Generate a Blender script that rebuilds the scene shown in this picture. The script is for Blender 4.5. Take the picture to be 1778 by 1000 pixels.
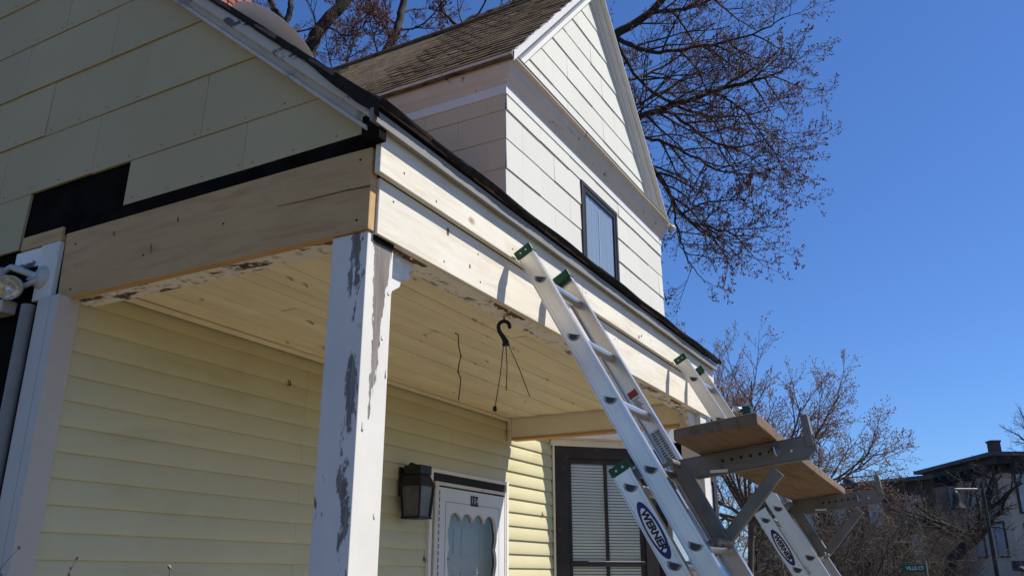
import bpy, bmesh, math, random
import numpy as np
from mathutils import Vector, Matrix

# ------------------------------------------------------------------ clear
for o in list(bpy.data.objects):
    bpy.data.objects.remove(o)
scene = bpy.context.scene
COL = scene.collection
R = math.radians
H = 1.6                      # eye height; shapes below are measured from eye level

# ------------------------------------------------------------------ camera
FPX, CX, CY = 1464.0, 889.0, 500.0
PITCH = math.atan(500 / FPX)
TH = math.atan(843 / (FPX / math.cos(PITCH)))
cF = Vector((math.cos(TH) * math.cos(PITCH), math.sin(TH) * math.cos(PITCH), math.sin(PITCH)))
cR = Vector((math.sin(TH), -math.cos(TH), 0))
cU = cR.cross(cF)
FH = Vector((math.cos(TH), math.sin(TH), 0))
cam_d = bpy.data.cameras.new("camera")
cam = bpy.data.objects.new("camera", cam_d)
COL.objects.link(cam)
cam.matrix_world = Matrix(((cR.x, cU.x, -cF.x, 0), (cR.y, cU.y, -cF.y, 0), (cR.z, cU.z, -cF.z, H), (0, 0, 0, 1)))
cam_d.sensor_width = 36
cam_d.lens = FPX * 36 / 1778
cam_d.clip_start = 0.05
cam_d.clip_end = 2000
scene.camera = cam

# ------------------------------------------------------------------ sky, sun, exposure
SUN = Vector((0.72, -1.0, 1.85)).normalized()
world = bpy.data.worlds.new("World")
scene.world = world
world.use_nodes = True
wn, wl = world.node_tree.nodes, world.node_tree.links
wn.clear()
sky = wn.new("ShaderNodeTexSky")
sky.sky_type = 'NISHITA'
sky.sun_disc = False
sky.sun_elevation = math.asin(SUN.z)
sky.sun_rotation = math.atan2(SUN.x, SUN.y)
sky.air_density = 1.0
sky.dust_density = 0.2
sky.ozone_density = 3.0
sky.altitude = 0
bg = wn.new("ShaderNodeBackground")
bg.inputs[1].default_value = 0.060
wo = wn.new("ShaderNodeOutputWorld")
tint = wn.new("ShaderNodeMix")
tint.data_type = 'RGBA'
tint.blend_type = 'MULTIPLY'
tint.inputs[0].default_value = 1.0
tint.inputs[7].default_value = (0.70, 1.05, 1.60, 1)
wl.new(sky.outputs[0], tint.inputs[6])
wl.new(tint.outputs[2], bg.inputs[0])
wl.new(bg.outputs[0], wo.inputs[0])
sun_d = bpy.data.lights.new("sun", 'SUN')
sun_d.energy = 5.0
sun_d.angle = R(0.53)
sun_d.color = (1.0, 0.965, 0.90)
sun = bpy.data.objects.new("sun", sun_d)
COL.objects.link(sun)
sun.rotation_euler = SUN.to_track_quat('Z', 'Y').to_euler()
sun.location = (0, -10, 20)
scene.view_settings.view_transform = 'Standard'
scene.view_settings.look = 'None'
scene.view_settings.exposure = 0.46
scene.view_settings.gamma = 1.0
scene.view_settings.use_curve_mapping = False
scene.render.engine = 'CYCLES'

# ------------------------------------------------------------------ helpers
ORG = {}
rnd = random.Random(7)


def ray(u, v):
    return cF + cR * ((u - CX) / FPX) + cU * ((CY - v) / FPX)


def at(u, v, d):
    """point at horizontal forward distance d seen at photo pixel u, v (eye-relative)"""
    r = ray(u, v)
    return r * (d / r.dot(FH))


def tag(o, label=None, cat=None, group=None, kind=None):
    if label: o["label"] = label
    if cat: o["category"] = cat
    if group: o["group"] = group
    if kind: o["kind"] = kind
    return o


def thing(name, loc, label, cat, group=None, parent=None):
    o = bpy.data.objects.new(name, None)
    o.empty_display_size = 0.2
    COL.objects.link(o)
    w = Vector((loc[0], loc[1], loc[2] + H))
    o.location = w
    ORG[o] = w
    return tag(o, label, cat, group)


class MB:
    def __init__(s):
        s.v, s.f, s.sm = [], [], []

    def add(s, verts, faces, smooth=False):
        b = len(s.v)
        s.v += [tuple(p) for p in verts]
        s.f += [tuple(i + b for i in f) for f in faces]
        s.sm += [smooth] * len(faces)
        return s

    def hexa(s, p):
        return s.add(p, [(0, 3, 2, 1), (4, 5, 6, 7), (0, 1, 5, 4), (1, 2, 6, 5), (2, 3, 7, 6), (3, 0, 4, 7)])

    def box(s, x0, x1, y0, y1, z0, z1):
        return s.hexa([(x0, y0, z0), (x1, y0, z0), (x1, y1, z0), (x0, y1, z0),
                       (x0, y0, z1), (x1, y0, z1), (x1, y1, z1), (x0, y1, z1)])

    def bar(s, a, b, w, h, up=(0, 0, 1)):
        """box from a to b, w across, h along up"""
        a, b = Vector(a), Vector(b)
        d = (b - a).normalized()
        sd = d.cross(Vector(up)).normalized()
        u = sd.cross(d)
        sd, u = sd * w / 2, u * h / 2
        return s.hexa([a - sd - u, b - sd - u, b + sd - u, a + sd - u, a - sd + u, b - sd + u, b + sd + u, a + sd + u])

    def prism(s, poly, off):
        """poly: 3-D points, extruded by vector off"""
        n = len(poly)
        off = Vector(off)
        top = [Vector(p) + off for p in poly]
        nrm = Vector((0, 0, 0))
        for i in range(n):
            nrm += Vector(poly[i]).cross(Vector(poly[(i + 1) % n]))
        fs = [tuple(range(n)), tuple(range(2 * n - 1, n - 1, -1))]
        fs += [(i, n + i, n + (i + 1) % n, (i + 1) % n) for i in range(n)]
        if nrm.dot(off) > 0:
            fs = [tuple(reversed(f)) for f in fs]
        return s.add(list(poly) + top, fs)

    def tube(s, pts, rad, n=6, cap=True, smooth=True):
        pts = [Vector(p) for p in pts]
        m = len(pts)
        if not hasattr(rad, '__len__'):
            rad = [rad] * m
        vs, fs = [], []
        ref = None
        for i in range(m):
            d = (pts[min(i + 1, m - 1)] - pts[max(i - 1, 0)])
            if d.length < 1e-9: d = Vector((0, 0, 1))
            d.normalize()
            if ref is None:
                ref = d.orthogonal().normalized()
            ref = (ref - d * ref.dot(d))
            if ref.length < 1e-6: ref = d.orthogonal()
            ref.normalize()
            q = d.cross(ref)
            for k in range(n):
                a = 2 * math.pi * k / n
                vs.append(pts[i] + (ref * math.cos(a) + q * math.sin(a)) * rad[i])
        for i in range(m - 1):
            for k in range(n):
                k2 = (k + 1) % n
                fs.append((i * n + k, i * n + k2, (i + 1) * n + k2, (i + 1) * n + k))
        s.add(vs, fs, smooth)
        if cap:
            s.add(vs[:n], [tuple(range(n - 1, -1, -1))])
            s.add(vs[-n:], [tuple(range(n))])
        return s

    def lathe(s, prof, c, n=16, axis=(0, 0, 1), smooth=True):
        ax = Vector(axis).normalized()
        e1 = ax.orthogonal().normalized()
        e2 = ax.cross(e1)
        c = Vector(c)
        vs, fs = [], []
        for r, h in prof:
            for k in range(n):
                a = 2 * math.pi * k / n
                vs.append(c + ax * h + (e1 * math.cos(a) + e2 * math.sin(a)) * r)
        for i in range(len(prof) - 1):
            for k in range(n):
                k2 = (k + 1) % n
                fs.append((i * n + k, i * n + k2, (i + 1) * n + k2, (i + 1) * n + k))
        return s.add(vs, fs, smooth)

    def build(s, name, mat, parent=None, label=None, cat=None, group=None, kind=None, bevel=0):
        me = bpy.data.meshes.new(name)
        if parent is not None:
            org = ORG[parent]
        else:
            a = np.array(s.v)
            org = Vector((float((a[:, 0].min() + a[:, 0].max()) / 2), float((a[:, 1].min() + a[:, 1].max()) / 2), float(a[:, 2].min()) + H))
        me.from_pydata([(p[0] - org.x, p[1] - org.y, p[2] + H - org.z) for p in s.v], [], s.f)
        me.polygons.foreach_set("use_smooth", s.sm)
        me.materials.append(mat)
        me.update()
        o = bpy.data.objects.new(name, me)
        COL.objects.link(o)
        if parent is not None:
            o.parent = parent
        else:
            o.location = org
        ORG[o] = org.copy()
        if bevel:
            b = o.modifiers.new("edge", 'BEVEL')
            b.width = bevel
            b.segments = 2
            b.limit_method = 'ANGLE'
        return tag(o, label, cat, group, kind)


def box(name, mat, parent, x0, x1, y0, y1, z0, z1, bevel=0, **k):
    return MB().box(x0, x1, y0, y1, z0, z1).build(name, mat, parent, bevel=bevel, **k)


_CB = {}


def piece(name, mat, parent, dims, loc, ch=0.004):
    """chamfered box of dims (shared mesh) centred at loc (eye-relative)"""
    key = (mat.name, tuple(round(d, 4) for d in dims), ch)
    if key not in _CB:
        bm = bmesh.new()
        bmesh.ops.create_cube(bm, size=1)
        for v in bm.verts:
            v.co = Vector((v.co.x * dims[0], v.co.y * dims[1], v.co.z * dims[2]))
        bmesh.ops.bevel(bm, geom=bm.edges[:], offset=ch, segments=1, affect='EDGES')
        me = bpy.data.meshes.new(name)
        bm.to_mesh(me)
        bm.free()
        me.materials.append(mat)
        _CB[key] = me
    o = bpy.data.objects.new(name, _CB[key])
    COL.objects.link(o)
    o.parent = parent
    w = Vector((loc[0], loc[1], loc[2] + H))
    o.location = w - ORG[parent]
    ORG[o] = w
    return o


def copy_tree(o, parent=None, shift=None):
    c = o.copy()
    COL.objects.link(c)
    c.parent = parent
    if shift is not None:
        c.location = c.location + Vector(shift)
        ORG[c] = ORG[o] + Vector(shift)
    for ch in list(o.children):
        copy_tree(ch, c)
    return c


def text(name, s, size, mat, parent, origin, ex, ey, bold=0.0, shear=0.0, sx=1.0, lift=0.0012):
    """flat lettering centred at origin, ex = reading direction, ey = up (eye-relative)"""
    cu = bpy.data.curves.new(name, 'FONT')
    cu.body = s
    cu.size = size
    cu.align_x = 'CENTER'
    cu.align_y = 'CENTER'
    cu.offset = bold
    cu.shear = shear
    cu.resolution_u = 3
    t = bpy.data.objects.new(name, cu)
    me = bpy.data.meshes.new_from_object(t)
    bpy.data.objects.remove(t)
    ex, ey = Vector(ex).normalized(), Vector(ey).normalized()
    ez = ex.cross(ey)
    b = MB()
    b.add([Vector(origin) + ex * (v.co.x * sx) + ey * v.co.y + ez * lift for v in me.vertices], [tuple(p.vertices) for p in me.polygons])
    bpy.data.meshes.remove(me)
    return b.build(name, mat, parent)


def clip(poly, a, b, c):
    """keep 2-D points with a*p + b*q <= c"""
    out = []
    for i in range(len(poly)):
        p, q = poly[i], poly[(i + 1) % len(poly)]
        dp, dq = a * p[0] + b * p[1] - c, a * q[0] + b * q[1] - c
        if dp <= 0: out.append(p)
        if (dp < 0 < dq) or (dq < 0 < dp):
            t = dp / (dp - dq)
            out.append((p[0] + t * (q[0] - p[0]), p[1] + t * (q[1] - p[1])))
    return out


# ------------------------------------------------------------------ materials
def _nodes(name):
    m = bpy.data.materials.new(name)
    m.use_nodes = True
    nt = m.node_tree
    nt.nodes.clear()
    out = nt.nodes.new("ShaderNodeOutputMaterial")
    p = nt.nodes.new("ShaderNodeBsdfPrincipled")
    nt.links.new(p.outputs[0], out.inputs[0])
    return m, nt, p, out


def _pos(nt, stretch=(1, 1, 1)):
    g = nt.nodes.new("ShaderNodeNewGeometry")
    mp = nt.nodes.new("ShaderNodeMapping")
    mp.inputs['Scale'].default_value = stretch
    nt.links.new(g.outputs['Position'], mp.inputs[0])
    return mp.outputs[0]


def _noise(nt, vec, scale, detail=6, rough=0.6, dist=0.0):
    n = nt.nodes.new("ShaderNodeTexNoise")
    n.inputs['Scale'].default_value = scale
    n.inputs['Detail'].default_value = detail
    n.inputs['Roughness'].default_value = rough
    n.inputs['Distortion'].default_value = dist
    nt.links.new(vec, n.inputs['Vector'])
    return n.outputs['Fac']


def _ramp(nt, fac, stops):
    r = nt.nodes.new("ShaderNodeValToRGB")
    e = r.color_ramp.elements
    while len(e) < len(stops): e.new(0.5)
    for i, (p, c) in enumerate(stops):
        e[i].position = p
        e[i].color = (c, c, c, 1) if not hasattr(c, '__len__') else (*c[:3], 1)
    nt.links.new(fac, r.inputs[0])
    return r.outputs[0]


def _mix(nt, fac, a, b, mode='MIX'):
    m = nt.nodes.new("ShaderNodeMix")
    m.data_type = 'RGBA'
    m.blend_type = mode
    for sock, val in ((m.inputs[0], fac), (m.inputs[6], a), (m.inputs[7], b)):
        if isinstance(val, (int, float)): sock.default_value = val
        elif isinstance(val, tuple): sock.default_value = (*val[:3], 1)
        else: nt.links.new(val, sock)
    return m.outputs[2]


def _math(nt, op, a, b=0.0, clampit=False):
    m = nt.nodes.new("ShaderNodeMath")
    m.operation = op
    m.use_clamp = clampit
    for sock, val in ((m.inputs[0], a), (m.inputs[1], b)):
        if isinstance(val, (int, float)): sock.default_value = val
        else: nt.links.new(val, sock)
    return m.outputs[0]


def _bump(nt, p, h, strength, dist=0.01):
    b = nt.nodes.new("ShaderNodeBump")
    b.inputs['Strength'].default_value = strength
    b.inputs['Distance'].default_value = dist
    nt.links.new(h, b.inputs['Height'])
    nt.links.new(b.outputs[0], p.inputs['Normal'])


def mat(name, col, rough=0.7, var=0.12, vs=5, stretch=(1, 1, 1), bump=0.0, bscale=60, metal=0.0, piece_var=0.05,
        dirt=None, spec=0.3, bstretch=None):
    m, nt, p, out = _nodes(name)
    v = _pos(nt, stretch)
    n = _noise(nt, v, vs)
    lo = tuple(max(0, c * (1 - var)) for c in col)
    hi = tuple(min(1, c * (1 + var)) for c in col)
    c = _ramp(nt, n, [(0.3, lo), (0.7, hi)])
    if piece_var:
        oi = nt.nodes.new("ShaderNodeObjectInfo")
        k = _math(nt, 'MULTIPLY_ADD', oi.outputs['Random'], 2 * piece_var)
        k.node.inputs[2].default_value = 1 - piece_var
        cc = nt.nodes.new("ShaderNodeCombineColor")
        for i in range(3): nt.links.new(k, cc.inputs[i])
        c = _mix(nt, 1.0, c, cc.outputs[0], 'MULTIPLY')
    if dirt:
        dcol, lo_, hi_, dsc, dst = dirt
        dn = _noise(nt, _pos(nt, dst), dsc, 8, 0.65, 0.3)
        c = _mix(nt, _ramp(nt, dn, [(lo_, 0.0), (hi_, 1.0)]), c, dcol)
    nt.links.new(c, p.inputs['Base Color'])
    p.inputs['Roughness'].default_value = rough
    p.inputs['Metallic'].default_value = metal
    p.inputs['Specular IOR Level'].default_value = spec
    if bump:
        bn = _noise(nt, _pos(nt, bstretch or stretch), bscale, 4)
        _bump(nt, p, bn, bump)
    return m


def wood(name, col, dark, axis, rough=0.75, knots=True):
    st = [1, 1, 1]
    for i in range(3):
        if i != axis: st[i] = 9.0
    m, nt, p, out = _nodes(name)
    v = _pos(nt, tuple(st))
    n = _noise(nt, v, 3.5, 8, 0.6, 0.6)
    c = _ramp(nt, n, [(0.28, dark), (0.5, col), (0.75, tuple(min(1, x * 1.06) for x in col))])
    if knots:
        st2 = [1, 1, 1]
        st2[axis] = 0.6
        vv = nt.nodes.new("ShaderNodeTexVoronoi")
        vv.inputs['Scale'].default_value = 4.0
        nt.links.new(_pos(nt, tuple(st2)), vv.inputs['Vector'])
        k = _ramp(nt, vv.outputs['Distance'], [(0.03, 0.75), (0.075, 0.0)])
        k = _math(nt, 'MULTIPLY', k, _ramp(nt, _noise(nt, _pos(nt), 1.7, 2), [(0.5, 0.0), (0.56, 1.0)]))
        c = _mix(nt, k, c, (0.20, 0.10, 0.045))
    stn = _ramp(nt, _noise(nt, _pos(nt), 2.2, 5), [(0.45, 0.0), (0.8, 0.35)])
    c = _mix(nt, stn, c, tuple(x * 0.62 for x in col))
    nt.links.new(c, p.inputs['Base Color'])
    p.inputs['Roughness'].default_value = rough
    p.inputs['Specular IOR Level'].default_value = 0.2
    _bump(nt, p, n, 0.15, 0.004)
    return m


def peeling(name, paint, amount, grain, post=False, scale=5.0, bare=((0.12, 0.095, 0.075), (0.30, 0.26, 0.22))):
    """white paint flaking off grey weathered wood; grain = axis of the wood fibres"""
    m, nt, p, out = _nodes(name)
    st = [1.6, 1.6, 1.6]
    st[grain] = 0.55
    n = _noise(nt, _pos(nt, tuple(st)), scale, 9, 0.68, 0.5)
    n2 = _noise(nt, _pos(nt, tuple(st)), scale * 6, 6, 0.6, 0.3)
    f = _math(nt, 'ADD', n, _math(nt, 'MULTIPLY', n2, 0.22))
    if post:
        g = nt.nodes.new("ShaderNodeNewGeometry")
        sp = nt.nodes.new("ShaderNodeSeparateXYZ")
        nt.links.new(g.outputs['Position'], sp.inputs[0])
        x, y, z = sp.outputs
        zz = _math(nt, 'SUBTRACT', z, H)
        w = _math(nt, 'MULTIPLY', _math(nt, 'SUBTRACT', zz, 0.42), 0.70, False)      # half width of bare strip, in post widths
        u = _math(nt, 'DIVIDE', _math(nt, 'SUBTRACT', x, 1.995), 0.14)
        cen = _math(nt, 'MULTIPLY_ADD', _math(nt, 'SUBTRACT', zz, 0.5), 0.42)
        cen.node.inputs[2].default_value = 0.40
        dd = _math(nt, 'ABSOLUTE', _math(nt, 'SUBTRACT', u, cen))
        strip = _math(nt, 'MULTIPLY', _math(nt, 'SUBTRACT', w, dd), 1.5)
        front = _math(nt, 'LESS_THAN', y, 1.622)
        strip = _math(nt, 'MULTIPLY', _math(nt, 'MAXIMUM', strip, -0.12), front)
        # left face: flakes gather along the front arris
        e = _math(nt, 'SUBTRACT', 0.045, _math(nt, 'ABSOLUTE', _math(nt, 'SUBTRACT', y, 1.655)))
        side = _math(nt, 'MULTIPLY', _math(nt, 'MULTIPLY', e, 3.2), _math(nt, 'SUBTRACT', 1.0, front))
        side = _math(nt, 'MAXIMUM', side, -0.03)
        f = _math(nt, 'ADD', f, _math(nt, 'ADD', strip, side))
    t = 0.80 - amount
    mask = _ramp(nt, f, [(t, 0.0), (t + 0.012, 1.0)])
    edge = _ramp(nt, f, [(t - 0.02, 0.0), (t - 0.004, 1.0), (t + 0.02, 0.0)])
    st3 = [22, 22, 22]
    st3[grain] = 1.5
    wn_ = _noise(nt, _pos(nt, tuple(st3)), 2.5, 8, 0.65)
    wc = _ramp(nt, wn_, [(0.3, bare[0]), (0.68, bare[1])])
    pn = _ramp(nt, _noise(nt, _pos(nt), 3, 8, 0.7), [(0.3, tuple(c * 0.88 for c in paint)), (0.65, paint)])
    c = _mix(nt, mask, pn, wc)
    c = _mix(nt, _math(nt, 'MULTIPLY', edge, 0.6), c, (0.06, 0.05, 0.045))
    nt.links.new(c, p.inputs['Base Color'])
    p.inputs['Roughness'].default_value = 0.6
    p.inputs['Specular IOR Level'].default_value = 0.25
    hgt = _math(nt, 'SUBTRACT', _math(nt, 'MULTIPLY', wn_, 0.25), mask)
    _bump(nt, p, hgt, 0.6, 0.004)
    return m


def glass(name, refl=0.18, tint=(0.94, 0.95, 0.95)):
    m, nt, p, out = _nodes(name)
    nt.nodes.remove(p)
    tr = nt.nodes.new("ShaderNodeBsdfTransparent")
    tr.inputs[0].default_value = (*tint, 1)
    gl = nt.nodes.new("ShaderNodeBsdfGlossy")
    gl.inputs['Roughness'].default_value = 0.02
    lw = nt.nodes.new("ShaderNodeLayerWeight")      # facing term is the same from both sides of a thin pane
    lw.inputs[0].default_value = 0.5
    k = _math(nt, 'ADD', _math(nt, 'MULTIPLY', _math(nt, 'POWER', lw.outputs['Facing'], 4.0), 0.7), refl + 0.05, True)
    mx = nt.nodes.new("ShaderNodeMixShader")
    nt.links.new(k, mx.inputs[0])
    nt.links.new(tr.outputs[0], mx.inputs[1])
    nt.links.new(gl.outputs[0], mx.inputs[2])
    nt.links.new(mx.outputs[0], out.inputs[0])
    return m


def striated(name, col, along):
    """mineral shingle with fine vertical combing"""
    m, nt, p, out = _nodes(name)
    st = [0.0, 0.0, 0.25]
    st[along] = 26
    n = _noise(nt, _pos(nt, tuple(st)), 1.6, 5, 0.6)
    big = _noise(nt, _pos(nt), 1.3, 6)
    c = _ramp(nt, n, [(0.25, tuple(x * 0.94 for x in col)), (0.75, col)])
    c = _mix(nt, _ramp(nt, big, [(0.35, 0.0), (0.8, 0.25)]), c, tuple(x * 0.8 for x in col))
    oi = nt.nodes.new("ShaderNodeObjectInfo")
    c = _mix(nt, _math(nt, 'MULTIPLY', oi.outputs['Random'], 0.10), c, tuple(x * 0.6 for x in col))
    streak = _noise(nt, _pos(nt, (9, 9, 0.5)), 1.5, 7, 0.7)
    c = _mix(nt, _ramp(nt, streak, [(0.60, 0.0), (0.85, 0.30)]), c, tuple(x * 0.5 for x in col))
    nt.links.new(c, p.inputs['Base Color'])
    p.inputs['Roughness'].default_value = 0.75
    p.inputs['Specular IOR Level'].default_value = 0.2
    _bump(nt, p, n, 0.35, 0.004)
    return m


M = {}
M['gable_siding'] = mat('gable_siding', (0.51, 0.405, 0.212), 0.7, 0.07, 1.2, bump=0.12, bscale=120, piece_var=0.035,
                        dirt=((0.22, 0.19, 0.13), 0.66, 0.86, 3.0, (1, 1, 0.7)))
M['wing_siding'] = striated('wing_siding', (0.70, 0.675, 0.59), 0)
M['cheek_siding_shade'] = striated('cheek_siding_shade', (0.68, 0.53, 0.35), 1)  # wing siding recoloured for its shaded side, warm bounce light in the colour
M['vinyl'] = mat('vinyl', (0.61, 0.555, 0.33), 0.5, 0.05, 1.6, piece_var=0.03, dirt=((0.42, 0.36, 0.16), 0.58, 0.9, 1.4, (0.7, 1, 2.5)))
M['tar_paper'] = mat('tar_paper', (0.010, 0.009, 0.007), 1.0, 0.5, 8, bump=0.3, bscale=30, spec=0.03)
M['wood_x'] = wood('wood_x', (0.80, 0.73, 0.59), (0.70, 0.58, 0.42), 0)
M['wood_y_shade'] = wood('wood_y_shade', (0.58, 0.365, 0.165), (0.46, 0.265, 0.115), 1)  # same fresh wood as wood_x, darkened: the side's shade is in the colour
M['wood_knot'] = mat('wood_knot', (0.16, 0.08, 0.04), 0.7, 0.4, 40)
M['trim'] = mat('trim', (0.72, 0.67, 0.58), 0.55, 0.07, 4, bump=0.1, bscale=30, dirt=((0.28, 0.24, 0.17), 0.62, 0.78, 9, (1, 1, 1)))
M['trim_clean'] = mat('trim_clean', (0.76, 0.72, 0.65), 0.5, 0.05, 3)
M['peel_post'] = peeling('peel_post', (0.76, 0.715, 0.63), 0.075, 2, post=True, scale=6.5)
M['peel_x'] = peeling('peel_x', (0.86, 0.83, 0.76), 0.125, 0, scale=7.0)
M['peel_y'] = peeling('peel_y', (0.88, 0.86, 0.80), 0.125, 1, scale=7.0, bare=((0.03, 0.025, 0.02), (0.16, 0.12, 0.09)))
M['peel_rake'] = peeling('peel_rake', (0.58, 0.53, 0.44), 0.06, 1, scale=7.0, bare=((0.06, 0.05, 0.045), (0.2, 0.18, 0.15)))
M['cornice'] = peeling('cornice', (0.66, 0.55, 0.44), 0.045, 0, scale=6.0, bare=((0.05, 0.035, 0.025), (0.2, 0.15, 0.1)))
M['ceiling'] = mat('ceiling', (0.84, 0.755, 0.53), 0.6, 0.10, 2.5, (0.6, 3, 1), bump=0.1, bscale=40, piece_var=0.05,
                   dirt=((0.20, 0.13, 0.06), 0.66, 0.74, 7, (0.45, 3.5, 1)))
M['flake'] = mat('flake', (0.66, 0.62, 0.54), 0.6, 0.1, 20)
M['rake'] = mat('rake', (0.60, 0.535, 0.43), 0.65, 0.1, 4, bump=0.15, bscale=40, dirt=((0.26, 0.22, 0.16), 0.55, 0.75, 7, (1, 1, 1)))
M['knot_soft'] = mat('knot_soft', (0.30, 0.165, 0.075), 0.75, 0.3, 60)
M['cream'] = mat('cream', (0.82, 0.77, 0.64), 0.6, 0.07, 4, dirt=((0.2, 0.15, 0.1), 0.67, 0.76, 10, (0.6, 0.6, 1)))
M['shingle'] = mat('shingle', (0.100, 0.070, 0.048), 0.95, 0.6, 9, (1, 0.6, 1), bump=0.8, bscale=90, piece_var=0.35,
                   dirt=((0.19, 0.135, 0.050), 0.50, 0.70, 4.5, (1, 1.2, 2.0)), spec=0.1)
M['porch_shingle'] = mat('porch_shingle', (0.15, 0.105, 0.085), 0.95, 0.35, 9, bump=0.8, bscale=90, piece_var=0.12, spec=0.1)
M['shingle_edge'] = mat('shingle_edge', (0.03, 0.027, 0.025), 0.95, 0.4, 20, bump=0.6, bscale=60, spec=0.1)
M['drip'] = mat('drip', (0.24, 0.225, 0.20), 0.6, 0.12, 5, (0.6, 1, 1), dirt=((0.18, 0.16, 0.14), 0.6, 0.8, 8, (0.5, 1, 1)))
M['brown_frame'] = mat('brown_frame', (0.035, 0.026, 0.022), 0.55, 0.3, 6, dirt=((0.11, 0.085, 0.07), 0.6, 0.8, 14, (1, 1, 1)))
M['glass'] = glass('glass', 0.0)
M['glass_sky'] = glass('glass_sky', 0.10)
M['curtain'] = mat('curtain', (0.30, 0.36, 0.40), 0.9, 0.08, 3, (6, 6, 0.5), piece_var=0.0)
M['blind'] = mat('blind', (0.80, 0.73, 0.60), 0.7, 0.08, 4)
M['door_white'] = mat('door_white', (0.68, 0.68, 0.66), 0.45, 0.04, 3)
M['door_blue'] = mat('door_blue', (0.32, 0.345, 0.345), 0.5, 0.06, 3)
M['black'] = mat('black', (0.015, 0.015, 0.016), 0.5, 0.2, 10)
M['black_metal'] = mat('black_metal', (0.02, 0.019, 0.018), 0.45, 0.4, 30, bump=0.2, bscale=80)
M['lantern_glass'] = mat('lantern_glass', (0.10, 0.10, 0.09), 0.25, 0.35, 12, spec=0.5)
M['white_plastic'] = mat('white_plastic', (0.56, 0.50, 0.42), 0.4, 0.05, 6)
M['reflector'] = mat('reflector', (0.75, 0.75, 0.72), 0.15, 0.05, 10, metal=1.0)
M['lens'] = glass('lens', 0.15)
M['aluminium'] = mat('aluminium', (0.68, 0.64, 0.59), 0.34, 0.08, 4, (1, 1, 1), metal=1.0, piece_var=0.0,
                     dirt=((0.55, 0.53, 0.49), 0.5, 0.8, 6, (1, 1, 1)), bump=0.03, bscale=300)
M['galv'] = mat('galv', (0.20, 0.185, 0.16), 0.55, 0.2, 8, metal=0.35, bump=0.1, bscale=60,
                dirt=((0.09, 0.075, 0.06), 0.55, 0.8, 9, (1, 1, 1)))
M['green_cap'] = mat('green_cap', (0.012, 0.075, 0.035), 0.5, 0.15, 20)
M['rivet'] = mat('rivet', (0.7, 0.7, 0.7), 0.3, 0.1, 20, metal=1.0)
M['plug'] = mat('plug', (0.05, 0.055, 0.065), 0.5, 0.3, 20)
M['swage'] = mat('swage', (0.42, 0.41, 0.40), 0.35, 0.15, 20, metal=1.0)
M['logo_blue'] = mat('logo_blue', (0.018, 0.025, 0.16), 0.4, 0.05, 4)
M['logo_white'] = mat('logo_white', (0.74, 0.74, 0.73), 0.45, 0.03, 4)
M['red'] = mat('red', (0.45, 0.03, 0.02), 0.5, 0.1, 10)
M['print_grey'] = mat('print_grey', (0.12, 0.12, 0.12), 0.5, 0.2, 40)
M['label_grey'] = mat('label_grey', (0.50, 0.50, 0.49), 0.45, 0.05, 10)
M['plank'] = wood('plank', (0.205, 0.14, 0.088), (0.09, 0.056, 0.034), 0)
M['brick'] = mat('brick', (0.36, 0.125, 0.085), 0.9, 0.25, 14, bump=0.4, bscale=60, piece_var=0.2)
M['mortar'] = mat('mortar', (0.36, 0.33, 0.29), 0.95, 0.15, 20)
M['dish'] = mat('dish', (0.60, 0.66, 0.70), 0.45, 0.05, 4)
M['bark_maple'] = mat('bark_maple', (0.040, 0.031, 0.026), 0.9, 0.35, 8, (1, 1, 0.4), bump=0.5, bscale=30)
M['twig_maple'] = mat('twig_maple', (0.095, 0.052, 0.038), 0.8, 0.3, 5)
M['bud_maple'] = mat('bud_maple', (0.15, 0.060, 0.038), 0.8, 0.4, 3)
M['bark_grey'] = mat('bark_grey', (0.105, 0.080, 0.062), 0.9, 0.3, 6)
M['twig_tan'] = mat('twig_tan', (0.20, 0.135, 0.105), 0.85, 0.3, 4)
M['bud_tan'] = mat('bud_tan', (0.30, 0.19, 0.145), 0.85, 0.35, 4)
M['brush'] = mat('brush', (0.085, 0.066, 0.052), 0.9, 0.4, 2)
M['bark_dark'] = mat('bark_dark', (0.030, 0.025, 0.022), 0.9, 0.35, 5)
M['stucco'] = mat('stucco', (0.47, 0.41, 0.33), 0.9, 0.10, 0.6, bump=0.1, bscale=6)
M['far_trim'] = mat('far_trim', (0.035, 0.035, 0.04), 0.7, 0.2, 1)
M['far_roof'] = mat('far_roof', (0.085, 0.085, 0.10), 0.8, 0.2, 1)
M['chimney_far'] = mat('chimney_far', (0.09, 0.06, 0.05), 0.9, 0.2, 2)
M['far_brown'] = mat('far_brown', (0.055, 0.045, 0.037), 0.9, 0.25, 0.5)
M['far_window'] = mat('far_window', (0.30, 0.36, 0.42), 0.12, 0.15, 1, spec=0.6)
M['sign_green'] = mat('sign_green', (0.006, 0.085, 0.045), 0.5, 0.05, 2)
M['grass'] = mat('grass', (0.080, 0.060, 0.030), 0.95, 0.35, 3, bump=0.5, bscale=30)
M['asphalt'] = mat('asphalt', (0.05, 0.05, 0.05), 0.9, 0.2, 6, bump=0.3, bscale=80)
M['concrete'] = mat('concrete', (0.22, 0.19, 0.145), 0.9, 0.12, 3, bump=0.2, bscale=60)
M['floor_paint'] = mat('floor_paint', (0.34, 0.26, 0.17), 0.6, 0.15, 4, (0.5, 4, 1))
M['dark_int'] = mat('dark_int', (0.03, 0.03, 0.03), 0.9, 0.1, 3)
M['orange'] = mat('orange', (0.5, 0.22, 0.03), 0.7, 0.1, 5)
M['tool_green'] = mat('tool_green', (0.02, 0.07, 0.05), 0.4, 0.1, 20)

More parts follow.
